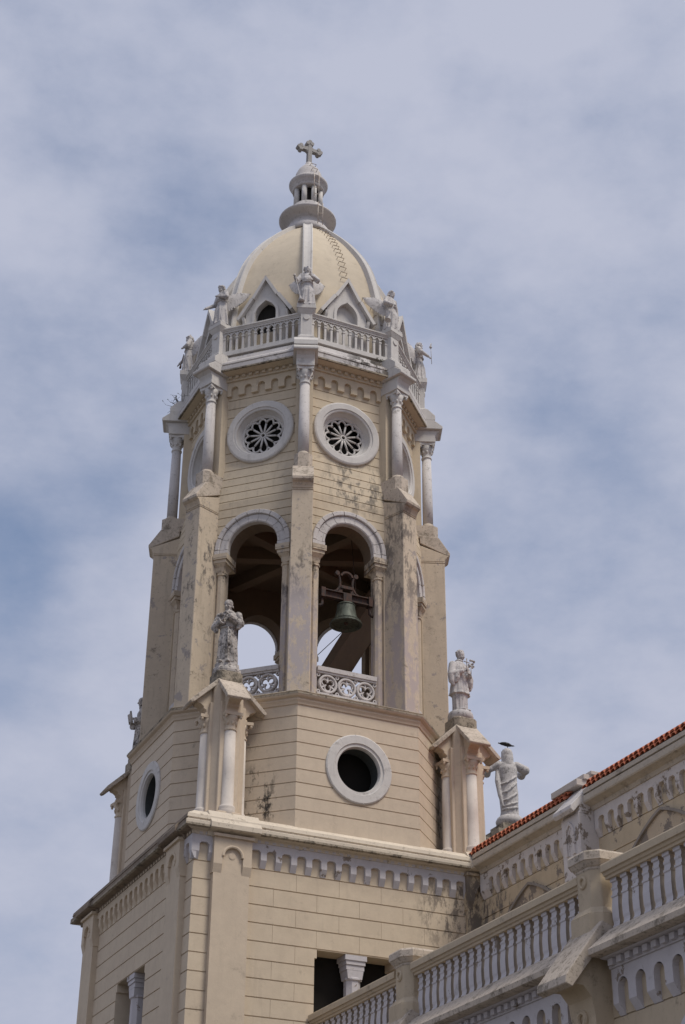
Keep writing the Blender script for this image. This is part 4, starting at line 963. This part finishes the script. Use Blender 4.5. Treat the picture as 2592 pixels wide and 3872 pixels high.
def head(mb, c, s, yaw=0.0, tilt=0.0, hair='short', seed=1):
    "head facing outward: skull, jaw, brow, cheeks, nose, lips, ears, hair; s = head height"
    t = MB(); rnd = random.Random(seed)
    t.ball((0, -.02*s, .13*s), .36*s, 16, 10, rx=.33*s, ro=.40*s, rz=.38*s)
    t.ball((0, .08*s, -.16*s), .28*s, 14, 9, rx=.265*s, ro=.29*s, rz=.34*s)
    t.ball((0, .21*s, -.40*s), .10*s, 10, 6, rx=.12*s, ro=.11*s, rz=.09*s)
    t.ball((0, .30*s, .15*s), .1*s, 10, 6, rx=.22*s, ro=.075*s, rz=.04*s)
    for sx in (-1, 1):
        t.ball((sx*.165*s, .27*s, -.12*s), .1*s, 8, 6, rx=.085*s, ro=.09*s, rz=.10*s)
        t.ball((sx*.125*s, .285*s, .045*s), .04*s, 8, 6, rx=.055*s, ro=.04*s, rz=.025*s)
        t.ball((sx*.335*s, -.02*s, 0), .08*s, 8, 6, rx=.04*s, ro=.07*s, rz=.11*s)
    t.tube([(0, .31*s, .10*s), (0, .42*s, -.06*s), (0, .46*s, -.12*s)], [.05*s, .065*s, .08*s], 8)
    t.ball((0, .355*s, -.235*s), .05*s, 8, 6, rx=.10*s, ro=.055*s, rz=.03*s); t.ball((0, .325*s, -.285*s), .05*s, 8, 6, rx=.08*s, ro=.05*s, rz=.025*s)
    t.tube([(0, -.05*s, -.25*s), (0, -.10*s, -.75*s)], [.20*s, .24*s], 12)
    if hair == 'short':
        t.ball((0, -.07*s, .20*s), .38*s, 16, 10, rx=.365*s, ro=.40*s, rz=.36*s)
        for i in range(40):
            a = rnd.uniform(0, 2*pi); e = rnd.uniform(.15, 1.3)
            x, y, z = .36*cos(a)*cos(e), .40*sin(a)*cos(e)-.06, .20+.36*sin(e)
            if y > .2 and z < .38: continue
            t.ball((x*s, y*s, z*s), .075*s, 6, 4)
    if hair in ('curls', 'long'):
        t.ball((0, -.09*s, .18*s), .4*s, 16, 10, rx=.39*s, ro=.41*s, rz=.38*s)
        for i in range(70):
            a = rnd.uniform(0, 2*pi); zz = rnd.uniform(-.45, .5)
            if sin(a) > .35 and zz < .33: continue
            k = sqrt(max(.15, 1-(max(0, zz-.1)/.5)**2)); x, y = .42*cos(a)*k, .43*sin(a)*k-.07
            t.ball((x*s, y*s, zz*s), .10*s, 6, 4, rz=.13*s)
        if hair == 'long':
            for i in range(15):
                a = pi+pi*(i+.5)/15; x, y = .40*cos(a), .36*sin(a)-.08
                t.tube([(x*s, y*s, .15*s), (x*1.1*s, y*1.15*s, -.3*s), (x*1.15*s, (y*1.1-.08)*s, -.85*s-.1*s*rnd.random())], [.12*s, .11*s, .05*s], 6)
    if hair in ('beard', 'long'):
        if hair == 'beard':
            t.ball((0, -.10*s, .13*s), .38*s, 16, 10, rx=.365*s, ro=.38*s, rz=.37*s)
            for i in range(46):
                a = rnd.uniform(pi*.92, 2.08*pi); zz = rnd.uniform(-.3, .42)
                kk = sqrt(max(.1, 1-(max(0, zz-.1)/.42)**2)); t.ball((.33*cos(a)*s*kk, (.36*sin(a)*kk-.06)*s, zz*s), .06*s, 6, 4)
        for i in range(26):
            x = rnd.uniform(-.2, .2); t.ball((x*s, (.27-.6*x*x)*s, rnd.uniform(-.62, -.33)*s), .075*s, 6, 4)
    cy, sy_, ct, st_ = cos(yaw), sin(yaw), cos(tilt), sin(tilt)
    def fn(p):
        x, y, z = p[0], -p[1], p[2]                     # y outward
        y, z = y*ct-z*st_*-1, z*ct-y*st_*1.0 if tilt else z
        x, y = x*cy+y*sy_, y*cy-x*sy_
        return (c[0]+x, -(c[1]+y), c[2]+z)
    mb.add(t, fn); return mb
def hand(mb, c, d, up, s=.075, curl=.6):
    "palm with four bent fingers and a thumb; d = pointing direction, up = back-of-hand normal"
    d = Vector(d).normalized(); up = Vector(up); up = (up-d*up.dot(d)).normalized(); sd_ = d.cross(up); c = Vector(c)
    mb.tube([c-d*s*.5, c, c+d*s*.45], [s*.30, s*.42, s*.36], 8, flat=.6)
    for i in range(4):
        L = s*(.75, .88, .82, .62)[i]; b = c+d*s*.4+sd_*s*(.33-.22*i); p1 = b+d*L*.5-up*L*.15*curl; p2 = p1+d*L*.35*(1-curl*.6)-up*L*.4*curl
        mb.tube([b, p1, p2], [s*.115, s*.105, s*.08], 6)
    b = c-d*s*.15+sd_*s*.38; mb.tube([b, b+d*s*.35+sd_*s*.22-up*s*.1, b+d*s*.62+sd_*s*.20-up*s*.25*curl], [s*.14, s*.12, s*.09], 6)
    return mb
def sleeve(mb, pts, rad, wide=0.0, drop=0.0):
    mb.tube(pts, rad, 14)
    if wide:
        e, w_ = Vector(pts[-2]), Vector(pts[-1]); mb.tube([e, (e+w_)/2+Vector((0, 0, -drop*.5)), w_+Vector((0, 0, -drop))], [rad[-2], wide*.8, wide], 12)
    return mb
def plinth(name, prof, mat, parent, n=24): return put(name, MB().lathe(prof, 0, 0, n), mat, parent)
# angel -----------------------------------------------------------------
def wing(sx):
    t = MB(); nu_, nv_ = 30, 14
    U = []
    for i in range(nu_+1):
        s = i/nu_
        x = .05+.39*s**.85; o = -.09-.47*s**1.15; zt = .93+.17*sin(min(1, s*1.15)*pi*.55)+.03*s
        st_ = int(s*9)/9.0
        zb = .52+.30*s+.36*s**3-.05*(s*9 % 1.0)*(1-s); zb = min(zb, zt-.012)
        row = []
        for j in range(nv_+1):
            v = j/nv_; z = zt+(zb-zt)*v
            rid = .016*((s*9+v*.5) % 1.0) if v > .42 else .012+.006*sin(s*44+v*26)
            row.append((sx*(x+.05*v*(1-s)), o+.05*sin(pi*v)*(1-s*.4)+rid, z))
        U.append(row)
    for side_, dd in ((0, .016), (1, -.016)):
        ids = [[t.P(p[0]-sx*dd*.8, p[1]+dd, p[2]) for p in r] for r in U]
        for a, b in zip(ids, ids[1:]):
            for j in range(nv_): t.face([a[j], b[j], b[j+1], a[j+1]], True)
        if side_ == 0: A = ids
        else: Bq = ids
    for i in range(nu_):
        t.face([A[i][0], A[i+1][0], Bq[i+1][0], Bq[i][0]]); t.face([A[i][nv_], A[i+1][nv_], Bq[i+1][nv_], Bq[i][nv_]])
    for j in range(nv_): t.face([A[0][j], A[0][j+1], Bq[0][j+1], Bq[0][j]]); t.face([A[nu_][j], A[nu_][j+1], Bq[nu_][j+1], Bq[nu_][j]])
    return t
wing_m = [wing(-1).mesh('wing'), wing(1).mesh('wing')]
for q in wing_m: q.materials.append(M['statue'])
def angel(seed, right, left, yaw):
    "right/left: elbow, wrist (x is the figure's left, o forward)"
    b = MB()
    robe(b, [(0, .235, .20, 0, 0, .055), (.12, .215, .18, 0, .0, .06), (.45, .175, .15, .01, .02, .045), (.70, .135, .115, .01, .0, .03), (.76, .128, .108, 0, 0, .02), (.85, .15, .125, 0, .01, .02), (.95, .165, .115, 0, 0, .012), (1.02, .13, .095, 0, -.01, .01), (1.07, .06, .06, 0, 0, 0)], seed)
    b.lathe([(.135, .735), (.15, .75), (.135, .765)], 0, 0, 24)
    for i in range(7):                                    # mantle folds across the chest
        x0, x1 = -.14, .15; z0 = .82+.03*i; b.tube([(x0, .06, z0+.02), (0, .125-.006*i, z0-.02), (x1, .06, z0+.03)], .016, 6)
    head(b, (0.0, .035, 1.15), .205, yaw, 0.34, 'curls', seed+5)
    for sx, (e, w_) in ((-1, right), (1, left)):
        sh = (sx*.145, 0, .995)
        sleeve(b, [sh, e], [.062, .055]); b.ball(sh, .068); b.ball(e, .056, 10, 6)
        sleeve(b, [e, w_], [.054, .034], 0)
        b.tube([sh, (Vector(sh)+Vector(e))/2+Vector((0, 0, -.03)), Vector(e)+Vector((0, 0, -.06))], [.05, .065, .045], 10)
        d = Vector(w_)-Vector(e); hand(b, Vector(w_)+d.normalized()*.03, d, (0, 0, 1), .062)
    for sx in (-1, 1): b.ball((sx*.07, .14, .015), .045, 10, 6, ro=.08, rz=.03)
    return voxel(b, 'figure', .0075)
def trumpet(p, q, r=.012, bell_=.085, cut=1.0):
    p, q = Vector(p), Vector(q); t = MB()
    n = 9; pts = [p+(q-p)*i/(n-1)*cut for i in range(n)]
    rad = [r*(1+.3*i/n) if i < n-2 else (r*2.2 if i == n-2 else bell_) for i in range(n)]
    if cut < 1: rad = [r]*n
    return t.tube(pts, rad, 12)
ANG = {0: ('white winged angel holding a long trumpet down to its feet, on the nearest pedestal', ((-.25, .05, .80), (-.31, .22, .80)), ((.26, .10, .80), (.10, .20, .86)), 0.05),
      -1: ('white winged angel with a broken outstretched hand and one wing over the left dormer gable', ((-.24, .0, .80), (-.30, .26, .58)), ((.24, .06, .80), (.06, .17, .84)), -0.1),
      1: ('white winged angel with a slanting trumpet at its hip, beside the right dormer gable', ((-.25, .04, .80), (-.13, .19, .72)), ((.24, -.02, .78), (.24, .02, .58)), 0.05),
      -2: ('leftmost white winged angel with lowered arm at the far left corner of the balustrade', ((-.22, .05, .78), (-.24, .27, .52)), ((.24, .06, .80), (.06, .17, .84)), -0.05),
      2: ('rightmost white winged angel holding up a thin flower-tipped staff', ((-.25, .06, .82), (-.20, .26, .70)), ((.23, .0, .80), (.20, .10, .60)), 0.0)}
for k, (lab, ra, la, yw) in ANG.items():
    a = radians(-112.5+45*k); R0 = 2.97
    root = tag(empty('angel_statue', (R0*cos(a), R0*sin(a), 25.49), VERT(k)), lab, 'angel statue', 'angels on the balustrade pedestals')
    fm = angel(11+k, ra, la, yw); fm.materials.append(M['statue']); put('figure', fm, None, root)
    for q in wing_m: put('wing', q, None, root)
    put('plinth', MB().box(-.20, .20, -.20, .20, -.005, .03), 'statue', root)
    if k == 0: put('trumpet', trumpet((-.31, .25, .86), (-.135, .22, .05)), 'statue', root)
    if k == 1: put('trumpet', trumpet((-.10, .21, .76), (-.27, .14, .18)), 'statue', root)
    if k == -2: put('trumpet', trumpet((.16, .14, .55), (.26, .20, .05), .012, .03), 'rust', root)
    if k == 2:
        put('staff', MB().tube([(-.19, .33, .48), (-.21, .31, 1.12)], .008, 6).ball((-.21, .31, 1.0), .04, 8, 5).tube([(-.21, .31, 1.0), (-.25, .33, 1.10)], .008, 5).tube([(-.21, .31, 1.0), (-.17, .30, 1.09)], .008, 5), 'statue', root)
# saints ------------------------------------------------------------------
def saint_friar():
    b = MB()
    robe(b, [(.0, .235, .20, 0, 0, .05), (.1, .225, .19, 0, 0, .055), (.5, .205, .17, 0, .01, .05), (.80, .175, .15, 0, .01, .035), (.86, .165, .14, 0, .01, .02), (1.0, .20, .155, 0, 0, .02), (1.15, .22, .15, 0, -.01, .01), (1.22, .15, .12, 0, 0, .02), (1.27, .075, .075, 0, 0, 0)], 3)
    b.lathe([(.165, .83), (.185, .85), (.165, .87)], 0, .01, 24)
    for i in range(3): b.lathe([(.13-.02*i, 1.19+.025*i), (.15-.02*i, 1.205+.025*i), (.12-.02*i, 1.22+.025*i)], 0, .01, 20)       # hood folds
    head(b, (-.01, .05, 1.395), .255, -.30, .38, 'beard', 4)
    for sx, e, w_ in ((-1, (-.275, .08, .88), (-.08, .22, 1.02)), (1, (.275, .07, .93), (.06, .23, 1.10))):
        sh = (sx*.20, 0, 1.16); b.ball(sh, .085); sleeve(b, [sh, e, w_], [.085, .085, .045], .085, .05); b.ball(e, .087, 10, 6)
        b.tube([Vector(e), Vector(e)+Vector((-sx*.05, .02, -.13))], [.08, .04], 8)
        d = Vector(w_)-Vector(e); hand(b, Vector(w_)+d.normalized()*.035, d, (0, .4, 1), .08)
    for sx in (-1, 1): b.ball((sx*.08, .21, .02), .055, 10, 6, ro=.10, rz=.035)
    b.tube([(.04, .185, .83), (.05, .215, .55), (.055, .225, .2)], .014, 6); b.prism_xz([(.06, .78), (.115, .74), (.10, .42), (.05, .45)], .15, .205)
    return voxel(b, 'figure', .008)
def saint_priest():
    b = MB()
    robe(b, [(0, .185, .165, 0, 0, .05), (.1, .18, .16, 0, 0, .05), (.43, .185, .165, 0, 0, .03), (.47, .185, .165, 0, 0, .02), (.80, .18, .155, 0, 0, .02), (1.22, .10, .09, 0, 0, 0)], 7)
    robe(b, [(.42, .25, .22, 0, 0, .045), (.50, .232, .20, 0, 0, .035), (.80, .20, .165, 0, 0, .022), (1.05, .215, .155, 0, 0, .015), (1.16, .20, .135, 0, -.01, .008), (1.24, .09, .085, 0, 0, 0)], 8)
    b.lathe([(.085, 1.22), (.10, 1.24), (.085, 1.27)], 0, .01, 18)
    head(b, (.01, .04, 1.37), .255, .30, .22, 'short', 9)
    for sx, e, w_ in ((-1, (-.265, .04, .86), (-.07, .23, .93)), (1, (.26, .05, .84), (.09, .23, .86))):
        sh = (sx*.185, 0, 1.13); b.ball(sh, .085); b.tube([sh, e], [.088, .085], 14); b.ball(e, .088, 10, 6); b.tube([e, w_], [.085, .05], 12)
        b.tube([e, Vector(e)+Vector((-sx*.01, .0, -.16)), Vector(e)+Vector((-sx*.03, .03, -.27))], [.085, .075, .03], 12)
        b.tube([(Vector(e)+Vector(w_))/2, (Vector(e)+Vector(w_))/2+Vector((sx*.02, 0, -.14)), (Vector(e)+Vector(w_))/2+Vector((sx*.03, -.01, -.24))], [.07, .06, .02], 12)
        d = Vector(w_)-Vector(e); hand(b, Vector(w_)+d.normalized()*.04, d, (0, .4, 1), .085)
    for sx in (-1, 1): b.ball((sx*.07, .17, .02), .055, 10, 6, ro=.09, rz=.035)
    return voxel(b, 'figure', .008)
def saint_reader():
    b = MB()
    robe(b, [(0, .235, .22, 0, 0, .055), (.1, .225, .21, 0, 0, .055), (.6, .19, .18, 0, 0, .045), (.9, .18, .15, 0, 0, .03), (1.1, .21, .15, 0, 0, .02), (1.2, .17, .12, 0, -.01, .01), (1.27, .08, .08, 0, 0, 0)], 15)
    robe(b, [(.15, .235, .12, 0, -.11, .05), (.6, .215, .12, 0, -.09, .05), (1.15, .20, .12, 0, -.05, .02), (1.22, .12, .10, 0, -.03, 0)], 16)
    head(b, (0, .05, 1.395), .25, 0, .12, 'beard', 12)
    for sx, e, w_ in ((-1, (-.25, .02, .84), (-.07, .24, .84)), (1, (.25, .0, .86), (.08, .22, .92))):
        sh = (sx*.19, 0, 1.15); b.ball(sh, .08); sleeve(b, [sh, e, w_], [.08, .08, .045], .08, .06); b.ball(e, .082, 10, 6)
        d = Vector(w_)-Vector(e); hand(b, Vector(w_)+d.normalized()*.035, d, (0, -.2, -1) if sx < 0 else (0, .3, 1), .08, .4)
    for sx in (-1, 1): b.ball((sx*.08, .21, .02), .055, 10, 6, ro=.09, rz=.035)
    return voxel(b, 'figure', .008)
def christ_back():
    b = MB()
    robe(b, [(0, .255, .21, 0, 0, .03), (.15, .24, .20, 0, 0, .035), (.6, .255, .21, .0, 0, .035), (1.0, .235, .19, 0, 0, .03), (1.3, .26, .19, 0, 0, .02), (1.45, .23, .155, 0, 0, .01), (1.55, .10, .10, 0, 0, 0)], 21, twist=1.2)
    for z0, dz, r_ in ((.16, .10, .035), (.25, .17, .03), (.40, .30, .032), (.62, .38, .028), (.86, .30, .024)):   # mantle drawn round to one side
        b.tube([(.22, -.10, z0), (.10, -.205, z0+.01), (-.04, -.215, z0+dz*.35), (-.17, -.16, z0+dz*.7), (-.235, .0, z0+dz)], [.02, r_, r_, r_*.8, .012], 8)
    b.tube([(.27, .02, 1.30), (.295, -.05, .95), (.26, -.10, .55), (.20, -.13, .25)], [.05, .075, .06, .03], 9)
    head(b, (0, .02, 1.70), .31, 0, 0, 'long', 17); b.ball((0, -.03, 1.74), .13, 14, 9, rx=.135, ro=.14, rz=.15); b.loft([[(rx_*cos(2*pi*i/20), -.035+ro_*sin(2*pi*i/20), z) for i in range(20)] for z, rx_, ro_ in ((1.40, .17, .12), (1.50, .165, .12), (1.62, .14, .125), (1.74, .13, .13))])
    for sx, e, w_ in ((-1, (-.49, .05, 1.34), (-.47, .40, 1.42)), (1, (.49, .05, 1.33), (.47, .40, 1.41))):
        sh = (sx*.24, 0, 1.43); b.ball(sh, .11); sleeve(b, [sh, e, w_], [.115, .12, .07], .12, .10); b.ball(e, .122, 12, 8)
        d = Vector(w_)-Vector(e); hand(b, Vector(w_)+d.normalized()*.06, d, (0, 0, 1), .11, .2)
    return voxel(b, 'figure', .0105)
def stat(name, lab, loc, rot, fm, mat, pl, grp=None, cat_='saint statue'):
    root = tag(empty(name, loc, rot), lab, cat_, grp); fm.materials.append(M[mat]); put('figure', fm, None, root, loc=(0, 0, pl))
    return root
s1 = stat('saint_statue', 'stained stone friar with folded arms on the turret nearest the viewer', (-2.75, -2.75, 15.455), -35, saint_friar(), 'saint', .215, 'saints on the corner turrets')
put('plinth', MB().lathe([(.30, 0), (.31, .05), (.30, .10), (.27, .14), (.26, .22)], 0, 0, 10, False), 'saint', s1)
put('crucifix', MB().tube([(-.13, .24, 1.09), (.03, .27, 1.36)], .016, 6).tube([(-.10, .25, 1.26), (.06, .26, 1.24)], .014, 6).ball((-.10, .25, 1.30), .05, 8, 5).ball((-.15, .22, 1.22), .05, 8, 5).ball((-.17, .20, 1.31), .04, 8, 5), 'saint', s1)
s2 = stat('saint_statue', 'pale stone priest in a surplice holding a cross and flowers, on the right turret', (2.76, -2.75, 15.455), 12, saint_priest(), 'statue', .20, 'saints on the corner turrets')
put('plinth', MB().lathe([(.28, 0), (.285, .12), (.27, .17), (.25, .20)], 0, 0, 28), 'statue', s2)
fx = MB().tube([(-.03, .30, 1.05), (-.02, .29, 1.42)], .013, 6).tube([(-.10, .29, 1.33), (.06, .29, 1.33)], .012, 6).tube([(.08, .30, .95), (.10, .30, 1.35)], .010, 6)
rr = random.Random(4)
for i in range(12): fx.ball((.10+rr.uniform(-.06, .09), .29+rr.uniform(-.03, .03), 1.28+rr.uniform(-.08, .15)), .028, 6, 4)
put('cross_and_flowers', fx, 'saint', s2)
s3 = stat('saint_statue', 'stone saint holding an open book, half hidden behind the left edge of the belfry', (-2.75, 2.75, 15.455), -95, saint_reader(), 'saint', .16, 'saints on the corner turrets')
put('plinth', MB().lathe([(.28, 0), (.285, .10), (.25, .16)], 0, 0, 24), 'saint', s3)
bk_ = MB()
for sx in (-1, 1):
    bk_.loft([[(0, .24, .99), (sx*.13, .27, 1.00), (sx*.13, .31, .99), (0, .29, .97)], [(0, .29, 1.24), (sx*.13, .32, 1.25), (sx*.13, .36, 1.24), (0, .34, 1.22)]])
put('book', bk_, 'saint', s3)
s4 = stat('saint_statue', 'large white statue seen from behind with raised arms, on the gable beyond the red roof', (CHX, CHY, 15.47), 165, christ_back(), 'statue', .28, None, 'statue')
put('plinth', MB().lathe([(.30, 0), (.36, .10), (.37, .16), (.33, .24), (.27, .29)], 0, 0, 32), 'statue', s4)
# ============================================================ BIRD
hx, hy, hz_ = CHX+.0, CHY, 15.47+.28+1.70+.165
bird = tag(empty('black_bird', (hx+.03, hy, hz_+.03), 62), 'black vulture perched on the head of the large white statue', 'bird')
def bird_mesh():
    b = MB()
    b.tube([(0, -.30, .255), (0, -.22, .245), (0, -.10, .215), (0, .04, .175), (0, .13, .145), (0, .18, .13), (0, .215, .125)], [.02, .06, .088, .085, .055, .032, .028], 12, flat=1.0)
    b.ball((0, .225, .125), .034, 10, 6, ro=.042)
    for sx in (-1, 1): b.tube([(sx*.06, .08, .19), (sx*.085, -.06, .20), (sx*.06, -.24, .235), (sx*.02, -.33, .25)], [.03, .05, .04, .012], 8)
    for i in range(5): b.tube([(0, -.24, .245), ((i-2)*.022, -.38, .262)], [.02, .012], 6)
    b.tube([(-.03, 0, .15), (-.03, .0, .09)], [.035, .016], 8); b.tube([(.03, 0, .15), (.03, .0, .09)], [.035, .016], 8)
    return voxel(b, 'bird_body', .009)
bird.scale = (.64, .64, .64)
bb = bird_mesh(); bb.materials.append(M['feather']); put('bird_body', bb, None, bird)
put('beak', MB().tube([(0, .25, .125), (0, .285, .118), (0, .30, .10)], [.016, .012, .004], 8), 'beak', bird)
for sx in (-1, 1):
    lg = MB().tube([(sx*.03, 0, .10), (sx*.03, .01, .0)], .009, 6)
    for a in (-.5, 0, .5, 3.1): lg.tube([(sx*.03, .01, .004), (sx*.03+.05*sin(a), .01+.05*cos(a), -.002)], [.008, .004], 5)
    put('leg', lg, 'beak', bird)
# ============================================================ WEEDS
rr = random.Random(8)
wd = empty('dry_weed', (3.08*cos(radians(157.5)), 3.08*sin(radians(157.5)), 24.50), 0); tag(wd, 'bare twiggy weed sprouting from the far left corner of the balustrade', 'weed', 'weeds growing on the tower')
t = MB(); lv_ = MB()
for i in range(14):
    d = Vector((-abs(rr.gauss(.8, .35)), -rr.gauss(-.1, .6), rr.uniform(-.25, .75))).normalized(); L = rr.uniform(.2, .5); p = Vector((0, 0, 0)); pts = [p]
    for j in range(4): p = p+d*L/4+Vector((rr.uniform(-.03, .03), rr.uniform(-.03, .03), rr.uniform(-.02, .03))); pts.append(p)
    t.tube(pts, [.009, .008, .006, .005, .003], 5)
    for j in range(2):
        q = pts[rr.randint(2, 4)]; e = Vector((rr.uniform(-1, 1), rr.uniform(-1, 1), rr.uniform(-.5, 1))).normalized(); t.tube([q, q+e*.10], [.005, .003], 4)
        lv_.loft([[tuple(q+e*.10), tuple(q+e*.12+Vector((.012, 0, .006))), tuple(q+e*.15), tuple(q+e*.12-Vector((.012, 0, .006)))], [tuple(q+e*.10+Vector((0, .004, 0))), tuple(q+e*.12+Vector((.012, .004, .006))), tuple(q+e*.15+Vector((0, .004, 0))), tuple(q+e*.12-Vector((.012, -.004, .006)))]])
put('twig', t, 'twig', wd); put('leaf', lv_, 'leaf', wd)
def moss(loc, rot, L, lab):
    o = MB()
    for i in range(90):
        x = rr.uniform(-L/2, L/2); c = Vector((x, rr.uniform(-.03, .04), rr.uniform(0, .05))); a = rr.uniform(0, 6.28); s = rr.uniform(.012, .03)
        d = Vector((cos(a), sin(a), rr.uniform(.1, .9)))*s; n_ = Vector((-sin(a), cos(a), 0))*s*.45
        o.loft([[tuple(c), tuple(c+d*.5+n_), tuple(c+d), tuple(c+d*.5-n_)], [tuple(c+Vector((0, 0, .003))), tuple(c+d*.5+n_+Vector((0, 0, .003))), tuple(c+d+Vector((0, 0, .003))), tuple(c+d*.5-n_+Vector((0, 0, .003)))]])
    ob = put('mossy_weed', o, 'leaf', None, rot, loc); tag(ob, lab, 'weed', 'weeds growing on the tower')
a = radians(-90); moss((.88, -2.86, 24.46), 0, .40, 'low mossy weed on the ledge below the right balustrade')
